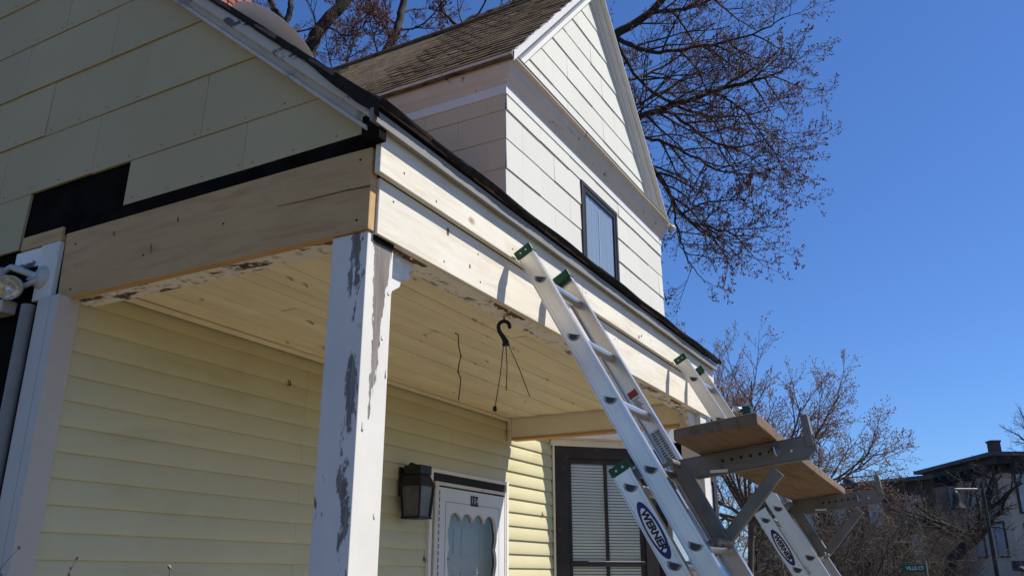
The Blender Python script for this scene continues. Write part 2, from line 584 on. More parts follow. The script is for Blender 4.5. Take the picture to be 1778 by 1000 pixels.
# ------------------------------------------------------------------ ground
G = -H
tag(MB().add([(-300, -300, G), (400, -300, G), (400, 400, G), (-300, 400, G)], [(0, 1, 2, 3)]).build('ground', M['grass']), kind='structure')
tag(MB().box(-60, 120, -1.9, -0.5, G - 0.1, G + 0.01).build('pavement', M['concrete']), kind='structure')
tag(MB().add([(-60, -10.2, G + 0.006), (120, -10.2, G + 0.006), (120, -2.1, G + 0.006), (-60, -2.1, G + 0.006)], [(0, 1, 2, 3)]).build('road', M['asphalt']), kind='structure')
tag(MB().box(-60, 120, -2.1, -1.9, G - 0.1, G + 0.012).build('kerb', M['concrete']), kind='structure')
tag(MB().box(4.7, 5.6, -0.5, 1.2, G - 0.1, G + 0.014).build('path', M['concrete']), kind='structure')

# ================================================================== HOUSE
house = thing('house', (5.0, 4.5, G), 'cream and yellow sided old house with open porch and steep front gable', 'house')
YW = 3.156          # porch back wall and front wall of the gabled wing
XG = 1.99           # gable end wall
SL = 0.84           # main roof slope
PE_Y, PE_Z = 1.545, 1.475   # roof top surface at the eave


def roofz(y): return PE_Z + SL * (y - PE_Y)


RIDGE_Y = 5.4
# --- backing walls
gw = MB()
gw.prism([(2.0, 1.64, 1.30), (2.0, 7.6, 1.30), (2.0, 7.6, roofz(2 * RIDGE_Y - 7.6) - 0.05), (2.0, RIDGE_Y, roofz(RIDGE_Y) - 0.06), (2.0, 1.64, roofz(1.64) - 0.06)], (0.12, 0, 0))
gable = gw.build('gable_wall', M['tar_paper'], house)
box('side_wall', M['tar_paper'], house, 2.0, 2.12, YW + 0.03, 7.6, G, 1.299)
pw = MB()
pw.box(2.121, 4.68, YW + 0.004, YW + 0.12, G, 1.30)
pw.box(5.645, 6.55, YW + 0.004, YW + 0.12, G, 1.30)
pw.box(4.6801, 5.6449, YW + 0.004, YW + 0.12, 0.60, 1.30)
pwall = pw.build('porch_wall', M['dark_int'], house)
wing = MB().prism([(5.67, YW + 0.004, 1.301), (9.75, YW + 0.004, 1.301), (9.75, YW + 0.004, 4.4), (7.685, YW + 0.004, 6.55), (5.67, YW + 0.004, 4.4)], (0, 0.12, 0)).build('wing_front', M['dark_int'], house)
box('wing_lower_wall', M['vinyl'], house, 6.551, 9.75, YW + 0.004, YW + 0.12, G, 1.30)
cheek = box('wing_side', M['dark_int'], house, 5.674, 5.79, YW + 0.13, 7.6, 1.6, 4.35)
box('wing_right_wall', M['vinyl'], house, 9.63, 9.748, YW + 0.13, 7.6, G, 4.35)
box('rear_wall', M['vinyl'], house, 2.13, 9.62, 7.5, 7.6, G, 1.2)


def shingle_poly(parent, m, poly, fixed, axis, out, n='siding_shingle', t=0.007):
    """poly in (along, z); bottom edge stands proud of the top; axis: 'x' => face normal is -y, 'y' => face normal is -x"""
    if len(poly) < 3: return
    zs = [p[1] for p in poly]
    zmin, zmax = min(zs), max(zs)
    if zmax - zmin < 0.012: return
    g = 0.0012
    t = t * rnd.uniform(0.6, 1.35)
    out = out + rnd.uniform(-0.0006, 0.0012)
    sk = rnd.uniform(-0.0035, 0.0035)
    cx_ = sum(p[0] for p in poly) / len(poly)
    pts = [(p[0] + (g if p[0] < cx_ else -g), p[1] + (sk * (p[0] - cx_) / 0.33 if p[1] - zmin < 0.004 else 0)) for p in poly]

    def P(p, o):
        k = out + t * (1 - (p[1] - zmin) / 0.29) + o
        return (p[0], fixed - k, p[1]) if axis == 'x' else (fixed - k, p[0], p[1])
    n_ = len(pts)
    fr = [P(p, 0.006) for p in pts]
    bk = [P(p, -0.006) for p in pts]
    fs = [tuple(range(n_)), tuple(range(2 * n_ - 1, n_ - 1, -1))] + [(i, n_ + i, n_ + (i + 1) % n_, (i + 1) % n_) for i in range(n_)]
    MB().add(fr + bk, fs).build(n, m, parent)


# --- gable end shingles
rows = [1.618 + 0.2845 * k for k in range(0, 12)]
cuts = {0: 2.857, 1: 3.119}
W_ = 0.655
RB = -0.131          # rake board lower edge, below roof surface


def gable_row(z0, z1, phase, ymin=1.62, ymax=7.5):
    y = phase - W_ * 12
    while y < ymax:
        a, b = max(y, ymin), min(y + W_, ymax)
        if b - a > 0.02:
            p = [(a, z0), (b, z0), (b, z1 - 0.002), (a, z1 - 0.002)]
            p = clip(p, -SL, 1, PE_Z - SL * PE_Y + RB + 0.03)
            p = clip(p, SL, 1, PE_Z - SL * PE_Y + RB + 0.03 + 2 * SL * RIDGE_Y)
            if z0 < 1.6 and 2.87 < (a + b) / 2 < 3.53:
                y += W_
                continue
            shingle_poly(gable, M['gable_siding'], p, XG + 0.004, 'y', 0.0)
        y += W_


for i, z in enumerate(rows):
    gable_row(z, z + 0.2845, cuts[1] if i % 2 == 0 else cuts[0])
gable_row(1.415, 1.618, 2.215, ymin=1.63, ymax=2.87)
gable_row(1.345, 1.618, 3.53, ymin=3.53)
b = MB()
for i, z in enumerate([1.415] + rows[:5]):
    ph = cuts[0] if i % 2 == 0 else cuts[1]
    for k in range(-4, 6):
        for fr_ in (0.05, 0.34, 0.64, 0.94):
            yy = ph + W_ * (k + fr_)
            zz = z + 0.022 + rnd.uniform(-0.003, 0.003)
            if yy < 1.66 or yy > 4.6 or zz > roofz(yy) + RB - 0.02 or (i == 0 and yy > 2.85): continue
            b.lathe([(0.0, 0.0016), (0.0030, 0.0012), (0.0036, 0.0)], (XG - 0.009, yy, zz), 6, (-1, 0, 0))
b.build('nail_heads', M['drip'], gable, kind='stuff')
# loose dark paper edge hanging under the lowest course
MB().prism([(1.984, 1.63, 1.36), (1.984, 3.5, 1.36), (1.984, 3.5, 1.385), (1.984, 2.6, 1.43), (1.984, 1.63, 1.415)], (0.012, 0, 0)).build('paper_strip', M['tar_paper'], gable)

# --- side beam (fresh board), peeling beam under it
sb = MB().prism([(1.985, 1.612, 1.062), (1.985, 3.20, 1.066), (1.985, 3.215, 1.395), (1.985, 2.4, 1.372), (1.985, 1.612, 1.357)], (0.035, 0, 0)).build('side_beam_board', M['wood_y_shade'], house, bevel=0.003)
cr = MB()
pts = [(1.612, 1.213, 0.004), (1.72, 1.219, 0.003), (1.86, 1.221, 0.0022), (2.02, 1.228, 0.0012)]
cr.add([(1.9842, y, z - w) for y, z, w in pts] + [(1.9842, y, z + w) for y, z, w in pts[::-1]], [(0, 7, 6, 1), (1, 6, 5, 2), (2, 5, 4, 3)])
cr.build('split', M['wood_knot'], sb)
for (y, z, a, b) in [(2.66, 1.19, 0.006, 0.022), (2.90, 1.30, 0.008, 0.012), (2.53, 1.285, 0.005, 0.014)]:
    k = MB()
    k.add([(1.9841, y + a * math.cos(t) + 0.2 * b * math.sin(t), z + b * math.sin(t)) for t in [i * math.pi / 6 for i in range(12)]], [tuple(range(11, -1, -1))])
    k.build('knot', M['knot_soft'], sb)
for (y, z) in [(2.28, 1.215), (2.70, 1.17), (3.12, 1.10), (3.14, 1.30), (1.66, 1.10), (1.66, 1.32)]:
    MB().lathe([(0.0, 0.0005), (0.0045, 0.0004), (0.0045, -0.001)], (1.984, y, z), 8, (-1, 0, 0)).build('nail', M['black'], sb)
box('side_beam', M['peel_y'], house, 2.021, 2.115, 1.76, 3.15, 1.064, 1.30)
# --- repair pieces at the rear end of the beam
box('repair_block', M['wood_y_shade'], house, 1.972, 2.0, 3.225, 3.50, 1.33, 1.392, 0.002)
box('repair_block', M['trim'], house, 1.966, 1.99, 3.218, 3.34, 1.075, 1.325, 0.003)
box('repair_block', M['peel_y'], house, 1.976, 1.998, 3.345, 3.53, 1.24, 1.325, 0.002)
box('repair_block', M['tar_paper'], house, 1.97, 1.995, 3.35, 3.56, 1.16, 1.238)

# --- vinyl corner post beside the porch wall
cp = MB()
cp.box(1.945, 2.045, 3.128, 3.175, G, 1.072)
cp.box(1.945, 1.985, 3.176, 3.262, G, 1.072)
cp.build('corner_trim', M['white_plastic'], house, bevel=0.004)
MB().tube([(1.945, 3.315, G + 0.1), (1.945, 3.315, 1.05)], 0.028, 10).build('conduit', M['drip'], house)

# --- porch wall vinyl clapboards
EXP = 0.1005
zt = 0.864
zs = [zt + EXP * k for k in range(3, -27, -1)]


def clap(x0, x1, z0, z1, m=M['vinyl'], par=None):
    if x1 - x0 < 0.01 or z1 - z0 < 0.006: return
    y0 = YW + 0.003
    j = rnd.uniform(-0.0008, 0.0008)
    h = z1 - z0
    b = MB()
    vs = []
    for xx in (x0, x1):
        vs += [(xx, y0, z0), (xx, y0 - 0.0135 + j, z0), (xx, y0 - 0.0148 + j, z0 + 0.10 * h), (xx, y0 - 0.0128 + j, z0 + 0.42 * h), (xx, y0 - 0.0078 + j, z0 + 0.75 * h), (xx, y0 - 0.002, z1), (xx, y0, z1)]
    b.add(vs, [(q_, q_ + 7, q_ + 8, q_ + 1) for q_ in range(1, 5)], True)
    b.add(vs, [(0, 7, 8, 1), (5, 12, 13, 6), tuple(range(6, -1, -1)), tuple(range(7, 14))])
    b.build('clapboard', m, par or pwall)


DL, DR, DT = 4.637, 5.690, 0.668
for z in zs:
    z1 = min(z + EXP + 0.004, 1.155)
    if z >= 1.15: continue
    segs = [(2.046, 3.44), (3.4415, DL), (DR, 6.48)]
    if z1 > DT:
        segs = [(2.046, 3.44), (3.4415, 4.9), (4.9015, 6.48)] if z >= DT else segs + [(DL, DR)]
    for (a, b) in segs:
        clap(a, b, max(z, DT) if (a, b) == (DL, DR) else z, z1)
for (x, z) in [(4.62, 0.10), (6.28, 0.47), (3.30, 0.96)]:   # insect nests and nail scars on the siding
    b = MB()
    for k in range(6):
        a = rnd.uniform(0, 6.28)
        c = (x + rnd.uniform(-.012, .012), YW - 0.012, z + rnd.uniform(-.012, .012))
        b.tube([c, (c[0] + 0.014 * math.cos(a), YW - 0.016, c[2] + 0.014 * math.sin(a))], 0.0022, 4)
    b.build('scar', M['black'], pwall)
# trim under the ceiling
box('ceiling_trim', M['ceiling'], house, 2.12, 5.70, YW - 0.032, YW - 0.018, 1.128, 1.152, 0.003)

# --- porch ceiling boards
ceil = box('porch_ceiling', M['dark_int'], house, 2.116, 5.70, 1.73, YW, 1.172, 1.19)
y = 1.74
while y < YW - 0.01:
    w = 0.088
    for (a, b) in [(2.118, 3.2 + 0.5 * math.sin(y * 40)), (3.202 + 0.5 * math.sin(y * 40), 5.69)]:
        zz = 1.163 + rnd.uniform(-0.0025, 0.0025)
        MB().hexa([(a, y + 0.0015, zz - 0.008), (b, y + 0.0015, zz - 0.008 + rnd.uniform(-.002, .002)), (b, y + w - 0.001, zz - 0.008), (a, y + w - 0.001, zz - 0.008),
                   (a, y, 1.171), (b, y, 1.171), (b, y + w, 1.171), (a, y + w, 1.171)]).build('ceiling_board', M['ceiling'], ceil)
    y += w
fl = MB()
for k in range(34):                                          # curled paint flakes hanging off the ceiling joints
    x_, y_ = rnd.uniform(2.3, 5.5), 1.74 + 0.088 * rnd.randint(1, 15)
    l = rnd.uniform(0.02, 0.07)
    fl.add([(x_, y_, 1.153), (x_ + l, y_ + 0.003, 1.153), (x_ + l * .7, y_ - .008, 1.143), (x_ + l * .2, y_ - .01, 1.146)], [(0, 1, 2, 3)])
fl.build('paint_flakes', M['black'], ceil, kind='stuff')

# --- front beam
box('front_beam', M['peel_x'], house, 2.136, 5.66, 1.6295, 1.73, 1.058, 1.30)
lo = box('lower_fascia_board', M['wood_x'], house, 2.021, 4.13, 1.602, 1.628, 1.055, 1.2572, 0.003)
box('lower_fascia_board', M['wood_x'], house, 4.1315, 5.93, 1.603, 1.6285, 1.0555, 1.2572, 0.003)
up = box('upper_fascia_board', M['wood_x'], house, 1.986, 3.62, 1.577, 1.600, 1.258, 1.46, 0.003)
box('upper_fascia_board', M['wood_x'], house, 3.6215, 5.935, 1.5775, 1.6005, 1.259, 1.46, 0.003)
box('fascia_backer', M['tar_paper'], house, 2.03, 5.92, 1.6015, 1.64, 1.262, 1.45)
for (x, z, par) in [(2.12, 1.31, up), (2.32, 1.285, up), (2.9, 1.3, up), (3.58, 1.33, up), (3.58, 1.42, up), (3.66, 1.33, up), (3.66, 1.42, up), (4.6, 1.31, up), (5.4, 1.33, up)]:
    MB().lathe([(0.0, 0.0008), (0.0042, 0.0006), (0.0042, -0.001)], (x, 1.5775 if x > 3.62 else 1.577, z), 8, (0, -1, 0)).build('nail', M['black'], par)
for (x, z) in [(2.10, 1.2), (2.42, 1.09), (2.66, 1.2), (2.68, 1.09), (3.4, 1.16), (4.09, 1.1), (4.09, 1.2)]:
    MB().lathe([(0.0, 0.0008), (0.0042, 0.0006), (0.0042, -0.001)], (x, 1.602, z), 8, (0, -1, 0)).build('nail', M['black'], lo)
for (x, z, s) in [(2.44, 1.215, 1), (2.60, 1.13, 0.6), (3.95, 1.17, 0.7)]:
    MB().add([(x + 0.009 * s * math.cos(t), 1.6013, z + 0.016 * s * math.sin(t)) for t in [i * math.pi / 6 for i in range(12)]], [tuple(range(12))]).build('knot', M['wood_knot'], lo)
for (x, z, s) in [(2.95, 1.285, .6), (4.4, 1.285, .8), (4.44, 1.30, .6), (5.1, 1.31, .6)]:
    MB().add([(x + 0.010 * s * math.cos(t), 1.5762, z + 0.014 * s * math.sin(t)) for t in [i * math.pi / 6 for i in range(12)]], [tuple(range(12))]).build('knot', M['wood_knot'], up)
# rotted wood under the beam
for (x0, x1) in [(2.85, 3.12), (2.16, 2.36), (5.1, 5.3)]:
    b = MB()
    n_ = 12
    top = [(x0 + (x1 - x0) * i / n_, 1.632, 1.057) for i in range(n_ + 1)]
    bot = [(x0 + (x1 - x0) * i / n_, 1.640 + rnd.uniform(0.0, 0.035) * math.sin(math.pi * i / n_), 1.0535 + rnd.uniform(-0.002, 0.002)) for i in range(n_ + 1)]
    b.add(top + bot, [(i, i + 1, n_ + 2 + i, n_ + 1 + i) for i in range(n_)])
    b.build('rotten_patch', M['wood_knot'], house)

# --- posts
post = box('corner_post', M['peel_post'], house, 1.995, 2.135, 1.618, 1.765, G + 0.22, 1.06, 0.003)
tag(post, 'white porch post with grey bare wood where the paint has flaked')
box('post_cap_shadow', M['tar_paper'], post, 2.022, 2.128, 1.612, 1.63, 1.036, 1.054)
box('corner_post', M['trim'], house, 5.66, 5.80, 1.618, 1.765, G + 0.22, 1.058, 0.003)


def bracket(x0, dirx):
    pr = [(0, 1.054), (0.095, 1.054), (0.098, 1.03), (0.082, 1.01), (0.088, 0.992), (0.074, 0.975), (0.06, 0.975), (0.052, 0.94), (0.03, 0.915), (0.022, 0.885), (0.026, 0.87), (0.012, 0.85), (0.0, 0.845)]
    MB().prism([(x0 + dirx * a * 1.75, 1.655, z) for a, z in pr], (0, 0.028, 0)).build('bracket', M['trim_clean'], house, bevel=0.002)
    MB().lathe([(0.022, 0), (0.030, 0.006), (0.038, 0)], (x0 + dirx * 0.07, 1.655, 1.01), 14, (0, -1, 0)).build('scroll', M['trim_clean'], house)


bracket(2.136, 1)
bracket(5.659, -1)
# --- cross beam at the far end of the porch
box('cross_beam', M['cream'], house, 5.705, 5.775, 1.77, YW - 0.016, 1.005, 1.171, 0.003)
MB().prism([(5.786, 1.63, 1.172), (5.786, YW - 0.02, 1.172), (5.786, YW - 0.02, roofz(YW) - 0.07), (5.786, 1.63, roofz(1.63) - 0.07)], (0.02, 0, 0)).build('porch_end_light_block', M['cream'], house)  # added panel closing the open roof end, blocks a streak of stray sun
box('beam_sill', M['wood_y_shade'], house, 5.70, 5.785, 1.77, YW - 0.04, 0.985, 1.004, 0.002)
box('beam_end_trim', M['trim'], house, 5.685, 5.704, YW - 0.045, YW - 0.016, 0.975, 1.15, 0.002)
def flakes(name, par, n, place, m):
    b = MB()
    for _ in range(n):
        c, u_, v_, nn = place()
        a, d_ = rnd.uniform(0.004, 0.010), rnd.uniform(0.008, 0.026)
        k = [rnd.uniform(0.6, 1.2) for _ in range(6)]
        lift = rnd.uniform(0.001, 0.005)
        P = lambda x_, y_, h_: c + u_ * x_ + v_ * y_ + nn * h_
        vs = [P(-a * k[0], 0, 0.0006), P(a * k[1], 0, 0.0006), P(a * k[2], d_ * .5, lift * .4), P(a * .6 * k[3], d_, lift), P(-a * .7 * k[4], d_ * .9, lift), P(-a * k[5], d_ * .5, lift * .35)]
        b.add(vs, [tuple(range(6))])
    return b.build(name, m, par, kind='stuff')


def post_place():
    z_ = rnd.uniform(0.1, 1.03) ** 0.8
    if rnd.random() < 0.55:      # left face, near the front arris
        return Vector((1.9945, 1.63 + abs(rnd.gauss(0, 0.035)), z_)), Vector((0, 1, 0)), Vector((0, 0, rnd.choice((-1, 1)))), Vector((-1, 0, 0))
    return Vector((rnd.uniform(2.0, 2.13), 1.6175, z_)), Vector((1, 0, 0)), Vector((0, 0, rnd.choice((-1, 1)))), Vector((0, -1, 0))


flakes('paint_flakes', post, 9, post_place, M['flake'])
flakes('paint_flakes', house, 90, lambda: (Vector((rnd.uniform(2.16, 5.6), rnd.uniform(1.635, 1.728), 1.0575)), Vector((0, 1, 0)), Vector((rnd.choice((-1, 1)), 0, 0)), Vector((0, 0, -1))), M['flake'])
flakes('paint_flakes', house, 60, lambda: (Vector((rnd.uniform(2.025, 2.11), rnd.uniform(1.78, 3.14), 1.0635)), Vector((1, 0, 0)), Vector((0, rnd.choice((-1, 1)), 0)), Vector((0, 0, -1))), M['flake'])

# --- porch floor and step
fd = box('porch_floor', M['floor_paint'], house, 1.99, 5.80, 1.60, YW, G + 0.12, G + 0.20)
box('step', M['concrete'], house, 4.6, 5.6, 1.2, 1.59, G, G + 0.10)
box('foundation', M['concrete'], house, 2.02, 5.78, 1.64, YW, G, G + 0.119)

# --- main roof
ro = MB()
ro.prism([(1.925, PE_Y + 0.02, PE_Z - 0.045), (1.925, RIDGE_Y, roofz(RIDGE_Y) - 0.045), (1.925, RIDGE_Y, roofz(RIDGE_Y) - 0.012), (1.925, PE_Y + 0.02, PE_Z - 0.012)], (4.0, 0, 0))
ro.prism([(1.925, RIDGE_Y, roofz(RIDGE_Y) - 0.045), (1.925, 7.8, roofz(2 * RIDGE_Y - 7.8) - 0.045), (1.925, 7.8, roofz(2 * RIDGE_Y - 7.8) - 0.012), (1.925, RIDGE_Y, roofz(RIDGE_Y) - 0.012)], (3.75, 0, 0))
roof = ro.build('main_roof', M['shingle_edge'], house)
L = math.hypot(1, SL)
dy, dz = 1 / L, SL / L
ny, nz = -SL / L, 1 / L
k = 0
s = -0.015
while s < (RIDGE_Y - PE_Y) * L:
    b = MB()
    x = 1.905 + 0.01 * math.sin(k * 2.3)
    off = (k % 3) * 0.1
    xe = 5.985 if s < 1.0 * L + 0.6 else 5.665
    first = True
    while x < xe:
        x1 = min(x + (0.305 if not first else 0.305 - off), xe)
        first = False
        jz = rnd.uniform(0, 0.006)
        js = rnd.uniform(-0.006, 0.006)
        sag = 0.0
        if k == 0:
            sag = 0.007 * math.sin(x * 7.0) + 0.006 * math.sin(x * 17 + 1)
        q = []
        for (ss, hh) in ((s + js, 0.004 + jz), (s + 0.15, 0.001), (s + 0.15, -0.010), (s + js, -0.010)):
            q.append((ss, hh))
        P = lambda xx, ss, hh: (xx, PE_Y + dy * ss + ny * hh, PE_Z + dz * ss + nz * hh)
        g0 = 0.002
        hs = [q[0][1] + max(0, sag)] + [q[1][1], q[2][1], q[3][1] + min(0, sag) * 0.8]
        A = [P(x + g0, q[i][0], hs[i]) for i in range(4)]
        B = [P(x1 - g0, q[i][0], hs[i]) for i in range(4)]
        b.hexa([A[3], B[3], B[2], A[2], A[0], B[0], B[1], A[1]])
        x = x1
    b.build('shingle_course', M['porch_shingle'], roof)
    s += 0.128
    k += 1
# ragged dark underlay drooping at the eave and rake
b = MB()
n_ = 160
vs, fs = [], []
for i in range(n_ + 1):
    x = 1.905 + (5.985 - 1.905) * i / n_
    d = 0.004 + 0.004 * math.sin(x * 5.1) + 0.003 * math.sin(x * 13.7) + rnd.uniform(-0.002, 0.002)
    vs += [(x, PE_Y - 0.022 + 0.004 * math.sin(x * 9), PE_Z + 0.004), (x, PE_Y - 0.016, PE_Z - 0.013 - d), (x, PE_Y + 0.02, PE_Z - 0.010 - d)]
for i in range(n_):
    for j in range(2):
        fs.append((i * 3 + j, i * 3 + j + 1, i * 3 + j + 4, i * 3 + j + 3))
b.add(vs, fs, True)
b.build('eave_edge', M['shingle_edge'], roof)
b = MB()
vs, fs = [], []
n_ = 140
for i in range(n_ + 1):
    yy = PE_Y - 0.02 + (RIDGE_Y - PE_Y) * i / n_
    d = 0.008 + 0.005 * math.sin(yy * 6.1) + 0.005 * math.sin(yy * 15.7) + rnd.uniform(-0.003, 0.003)
    if yy < 2.1: d += 0.035 * (2.1 - yy) / 0.5
    vs += [(1.902 + 0.006 * math.sin(yy * 11), yy, roofz(yy) + 0.008), (1.904, yy, roofz(yy) - 0.012 - d), (1.925, yy, roofz(yy) - 0.01 - d)]
for i in range(n_):
    for j in range(2):
        fs.append((i * 3 + j, i * 3 + j + 3, i * 3 + j + 4, i * 3 + j + 1))
b.add(vs, fs, True)
b.build('rake_edge', M['shingle_edge'], roof)
# drip board
box('drip_board', M['drip'], house, 1.90, 5.93, 1.549, 1.564, 1.400, 1.446, 0.002)
box('eave_soffit', M['drip'], house, 1.95, 5.92, 1.5645, 1.5765, 1.425, 1.445)
# rake boards of the main gable
def rake(x0, x1, lo_, hi_, y0, y1, name, m, bevel=0.004):
    MB().prism([(x0, y0, roofz(y0) + lo_), (x0, y1, roofz(y1) + lo_), (x0, y1, roofz(y1) + hi_), (x0, y0, roofz(y0) + hi_)], (x1 - x0, 0, 0)).build(name, m, house, bevel=bevel)


rake(1.952, 1.985, -0.131, -0.045, 1.60, RIDGE_Y, 'rake_board', M['rake'], 0.006)
rake(1.938, 1.9515, -0.131, -0.112, 1.605, RIDGE_Y, 'rake_bead', M['rake'], 0.004)
rake(1.918, 1.9518, -0.078, -0.020, 1.575, RIDGE_Y, 'rake_crown', M['peel_rake'], 0.008)
# dark hollow end of the eave box
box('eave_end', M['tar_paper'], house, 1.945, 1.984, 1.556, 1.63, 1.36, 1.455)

# --- wing: roof, cornice, siding
WL, WR = 5.670, 9.750
OV = 0.12
AX, AZ = 7.685, 6.635
WS = 1.09
EZ = 4.33
EXL, EXR = 5.57, 9.80


def wtop(x): return EZ + WS * (x - EXL) if x < AX else EZ + WS * (EXR - x)


# shingle courses on the left slope (facing -x, +z)
Lw = math.hypot(1, WS)
wdx, wdz = 1 / Lw, WS / Lw
wr = MB()
wr.prism([(5.545, 3.03, EZ - 0.06), (AX, 3.03, AZ - 0.035), (AX, 3.03, AZ - 0.005), (5.545, 3.03, EZ - 0.03)], (0, 4.6, 0))
wr.prism([(AX, 3.03, AZ - 0.035), (9.825, 3.03, EZ - 0.06), (9.825, 3.03, EZ - 0.03), (AX, 3.03, AZ - 0.005)], (0, 4.6, 0))
wroof = wr.build('wing_roof', M['shingle'], house)
s, k = -0.02, 0
while s < (AX - 5.545) * Lw:
    b = MB()
    yy = 3.008
    off = (k % 4) * 0.075
    first = True
    sink = 0.012 * math.sin(k * 1.7)
    while yy < 7.6:
        y1 = min(yy + (0.305 - off if first else 0.305), 7.6)
        first = False
        jz = rnd.uniform(0, 0.007)
        js = rnd.uniform(-0.008, 0.008) + sink * 0.3
        sag = 0.02 * math.sin(yy * 1.3 + 0.5) * min(1, s)
        def P(yv, ss, hh): return (5.545 + wdx * ss - wdz * (hh - sag), yv, EZ - 0.03 + wdz * ss + wdx * (hh - sag))
        q = ((s + js, 0.009 + jz), (s + 0.15, 0.003), (s + 0.15, -0.03), (s + js, -0.012))
        A = [P(yy + 0.002, a, h) for a, h in q]
        B = [P(y1 - 0.002, a, h) for a, h in q]
        b.hexa([A[3], A[2], B[2], B[3], A[0], A[1], B[1], B[0]])
        yy = y1
    b.build('shingle_course', M['shingle'], wroof)
    s += 0.118
    k += 1
b = MB().tube([(AX, 3.01, AZ + 0.01), (AX, 7.62, AZ + 0.01)], 0.035, 8).build('ridge_cap', M['shingle'], wroof)
for k in range(18):
    s = 0.15 + k * 0.16
    pass

# horizontal cornice: profile (out, z) swept round the left corner, along the front
prof = [(0.0, 4.02), (0.020, 4.02), (0.020, 4.105), (0.026, 4.108), (0.034, 4.135), (0.046, 4.160), (0.066, 4.185), (0.080, 4.215), (0.084, 4.240), (0.098, 4.262), (0.108, 4.300), (0.142, 4.308), (0.144, 4.330), (0.0, 4.345)]


def sweep(profs, path, name, m, par):
    """path: list of (point, outward dir scaled for mitre)"""
    b = MB()
    n_ = len(profs)
    vs = []
    for (p, o) in path:
        for (d, z) in profs:
            vs.append((p[0] + o[0] * d, p[1] + o[1] * d, z))
    fs = []
    for i in range(len(path) - 1):
        for j in range(n_ - 1):
            fs.append((i * n_ + j, (i + 1) * n_ + j, (i + 1) * n_ + j + 1, i * n_ + j + 1))
    b.add(vs, fs)
    b.add(vs[:n_], [tuple(range(n_))])
    b.add(vs[-n_:], [tuple(range(n_ - 1, -1, -1))])
    return b.build(name, m, par)


sweep(prof[3:], [((WL, 7.6), (-1, 0)), ((WL, YW), (-1, -1)), ((WR, YW), (1, -1)), ((WR, 7.6), (1, 0))], 'cornice', M['cornice'], house)
sweep(prof[:4], [((WL, 7.6), (-1, 0)), ((WL, YW), (-1, -1)), ((WR, YW), (1, -1)), ((WR, 7.6), (1, 0))], 'frieze', M['trim_clean'], house)
# sloping cap on the pediment cornice
MB().prism([(WL - 0.13, YW - 0.15, 4.331), (WR + 0.13, YW - 0.15, 4.331), (WR + 0.1, YW - 0.005, 4.352), (WL - 0.1, YW - 0.005, 4.352)], (0, 0, 0.006)).build('cornice_cap', M['drip'], house)


def wrake(y0, y1, lo_, hi_, side, name, m, x_in=0.0):
    if side < 0:
        xa = EXL + x_in
        p = [(xa, y0, wtop(xa) + lo_), (AX, y0, AZ + lo_), (AX, y0, AZ + hi_), (xa, y0, wtop(xa) + hi_)]
    else:
        xa = EXR - x_in
        p = [(AX, y0, AZ + lo_), (xa, y0, wtop(xa) + lo_), (xa, y0, wtop(xa) + hi_), (AX, y0, AZ + hi_)]
    MB().prism(p, (0, y1 - y0, 0)).build(name, m, house, bevel=0.004)


for sd in (-1, 1):
    wrake(YW - 0.140, YW - 0.075, -0.070, -0.045, sd, 'wing_rake_lip', M['trim_clean'])
    wrake(YW - 0.085, YW - 0.050, -0.135, -0.065, sd, 'wing_rake_crown', M['trim_clean'], 0.02)
    wrake(YW - 0.062, YW - 0.030, -0.165, -0.130, sd, 'wing_rake_cove', M['trim_clean'], 0.03)
    wrake(YW - 0.036, YW - 0.004, -0.265, -0.160, sd, 'wing_rake_board', M['trim_clean'], 0.06)
# little worn white strip along the left shingle edge
b = MB()
n_ = 90
vs, fs = [], []
for i in range(n_ + 1):
    x = 5.548 + (AX - 5.548) * i / n_
    z = EZ - 0.03 + WS * (x - 5.545)
    h = 0.035 + rnd.uniform(-0.010, 0.012)
    vs += [(x, 3.004, z - 0.055), (x, 3.0, z + h), (x, 3.03, z + h)]
for i in range(n_):
    for j in range(2):
        fs.append((i * 3 + j, i * 3 + 3 + j, i * 3 + 4 + j, i * 3 + 1 + j))
b.add(vs, fs)
b.build('verge_strip', M['trim_clean'], wroof)
# short gutter stub at the right end of the cornice
MB().lathe([(0.03, 0), (0.042, 0.05), (0.042, 0.09), (0.0, 0.10)], (WR + 0.15, YW - 0.10, 4.24), 10, (0.3, -0.6, 1)).build('gutter_end', M['white_plastic'], house)

# wing front shingles
WX0, WX1, WZ0, WZ1 = 7.24, 8.215, 2.35, 3.866


def wing_row(z0, z1, phase, x0, x1, gable_clip=False, par=None):
    x = phase
    while x > x0: x -= W_
    while x < x1:
        a, b = max(x, x0), min(x + W_, x1)
        if b - a > 0.02:
            pieces = [(a, b, z0, z1)]
            if z0 < WZ1 - 0.005 and not gable_clip:
                pieces = []
                for (p, q) in ((a, min(b, WX0)), (max(a, WX1), b)):
                    if q - p > 0.02: pieces.append((p, q, z0, z1))
                if z1 > WZ1 + 0.01: pieces.append((max(a, WX0), min(b, WX1), WZ1, z1))
            for (p, q, za, zb) in pieces:
                if q - p < 0.02: continue
                poly = [(p, za), (q, za), (q, zb - 0.002), (p, zb - 0.002)]
                if gable_clip:
                    poly = clip(poly, -WS, 1, EZ - WS * EXL - 0.2)
                    poly = clip(poly, WS, 1, EZ + WS * EXR - 0.2)
                shingle_poly(wing, M['wing_siding'], poly, YW + 0.001, 'x', 0.002, t=0.009)
        x += W_


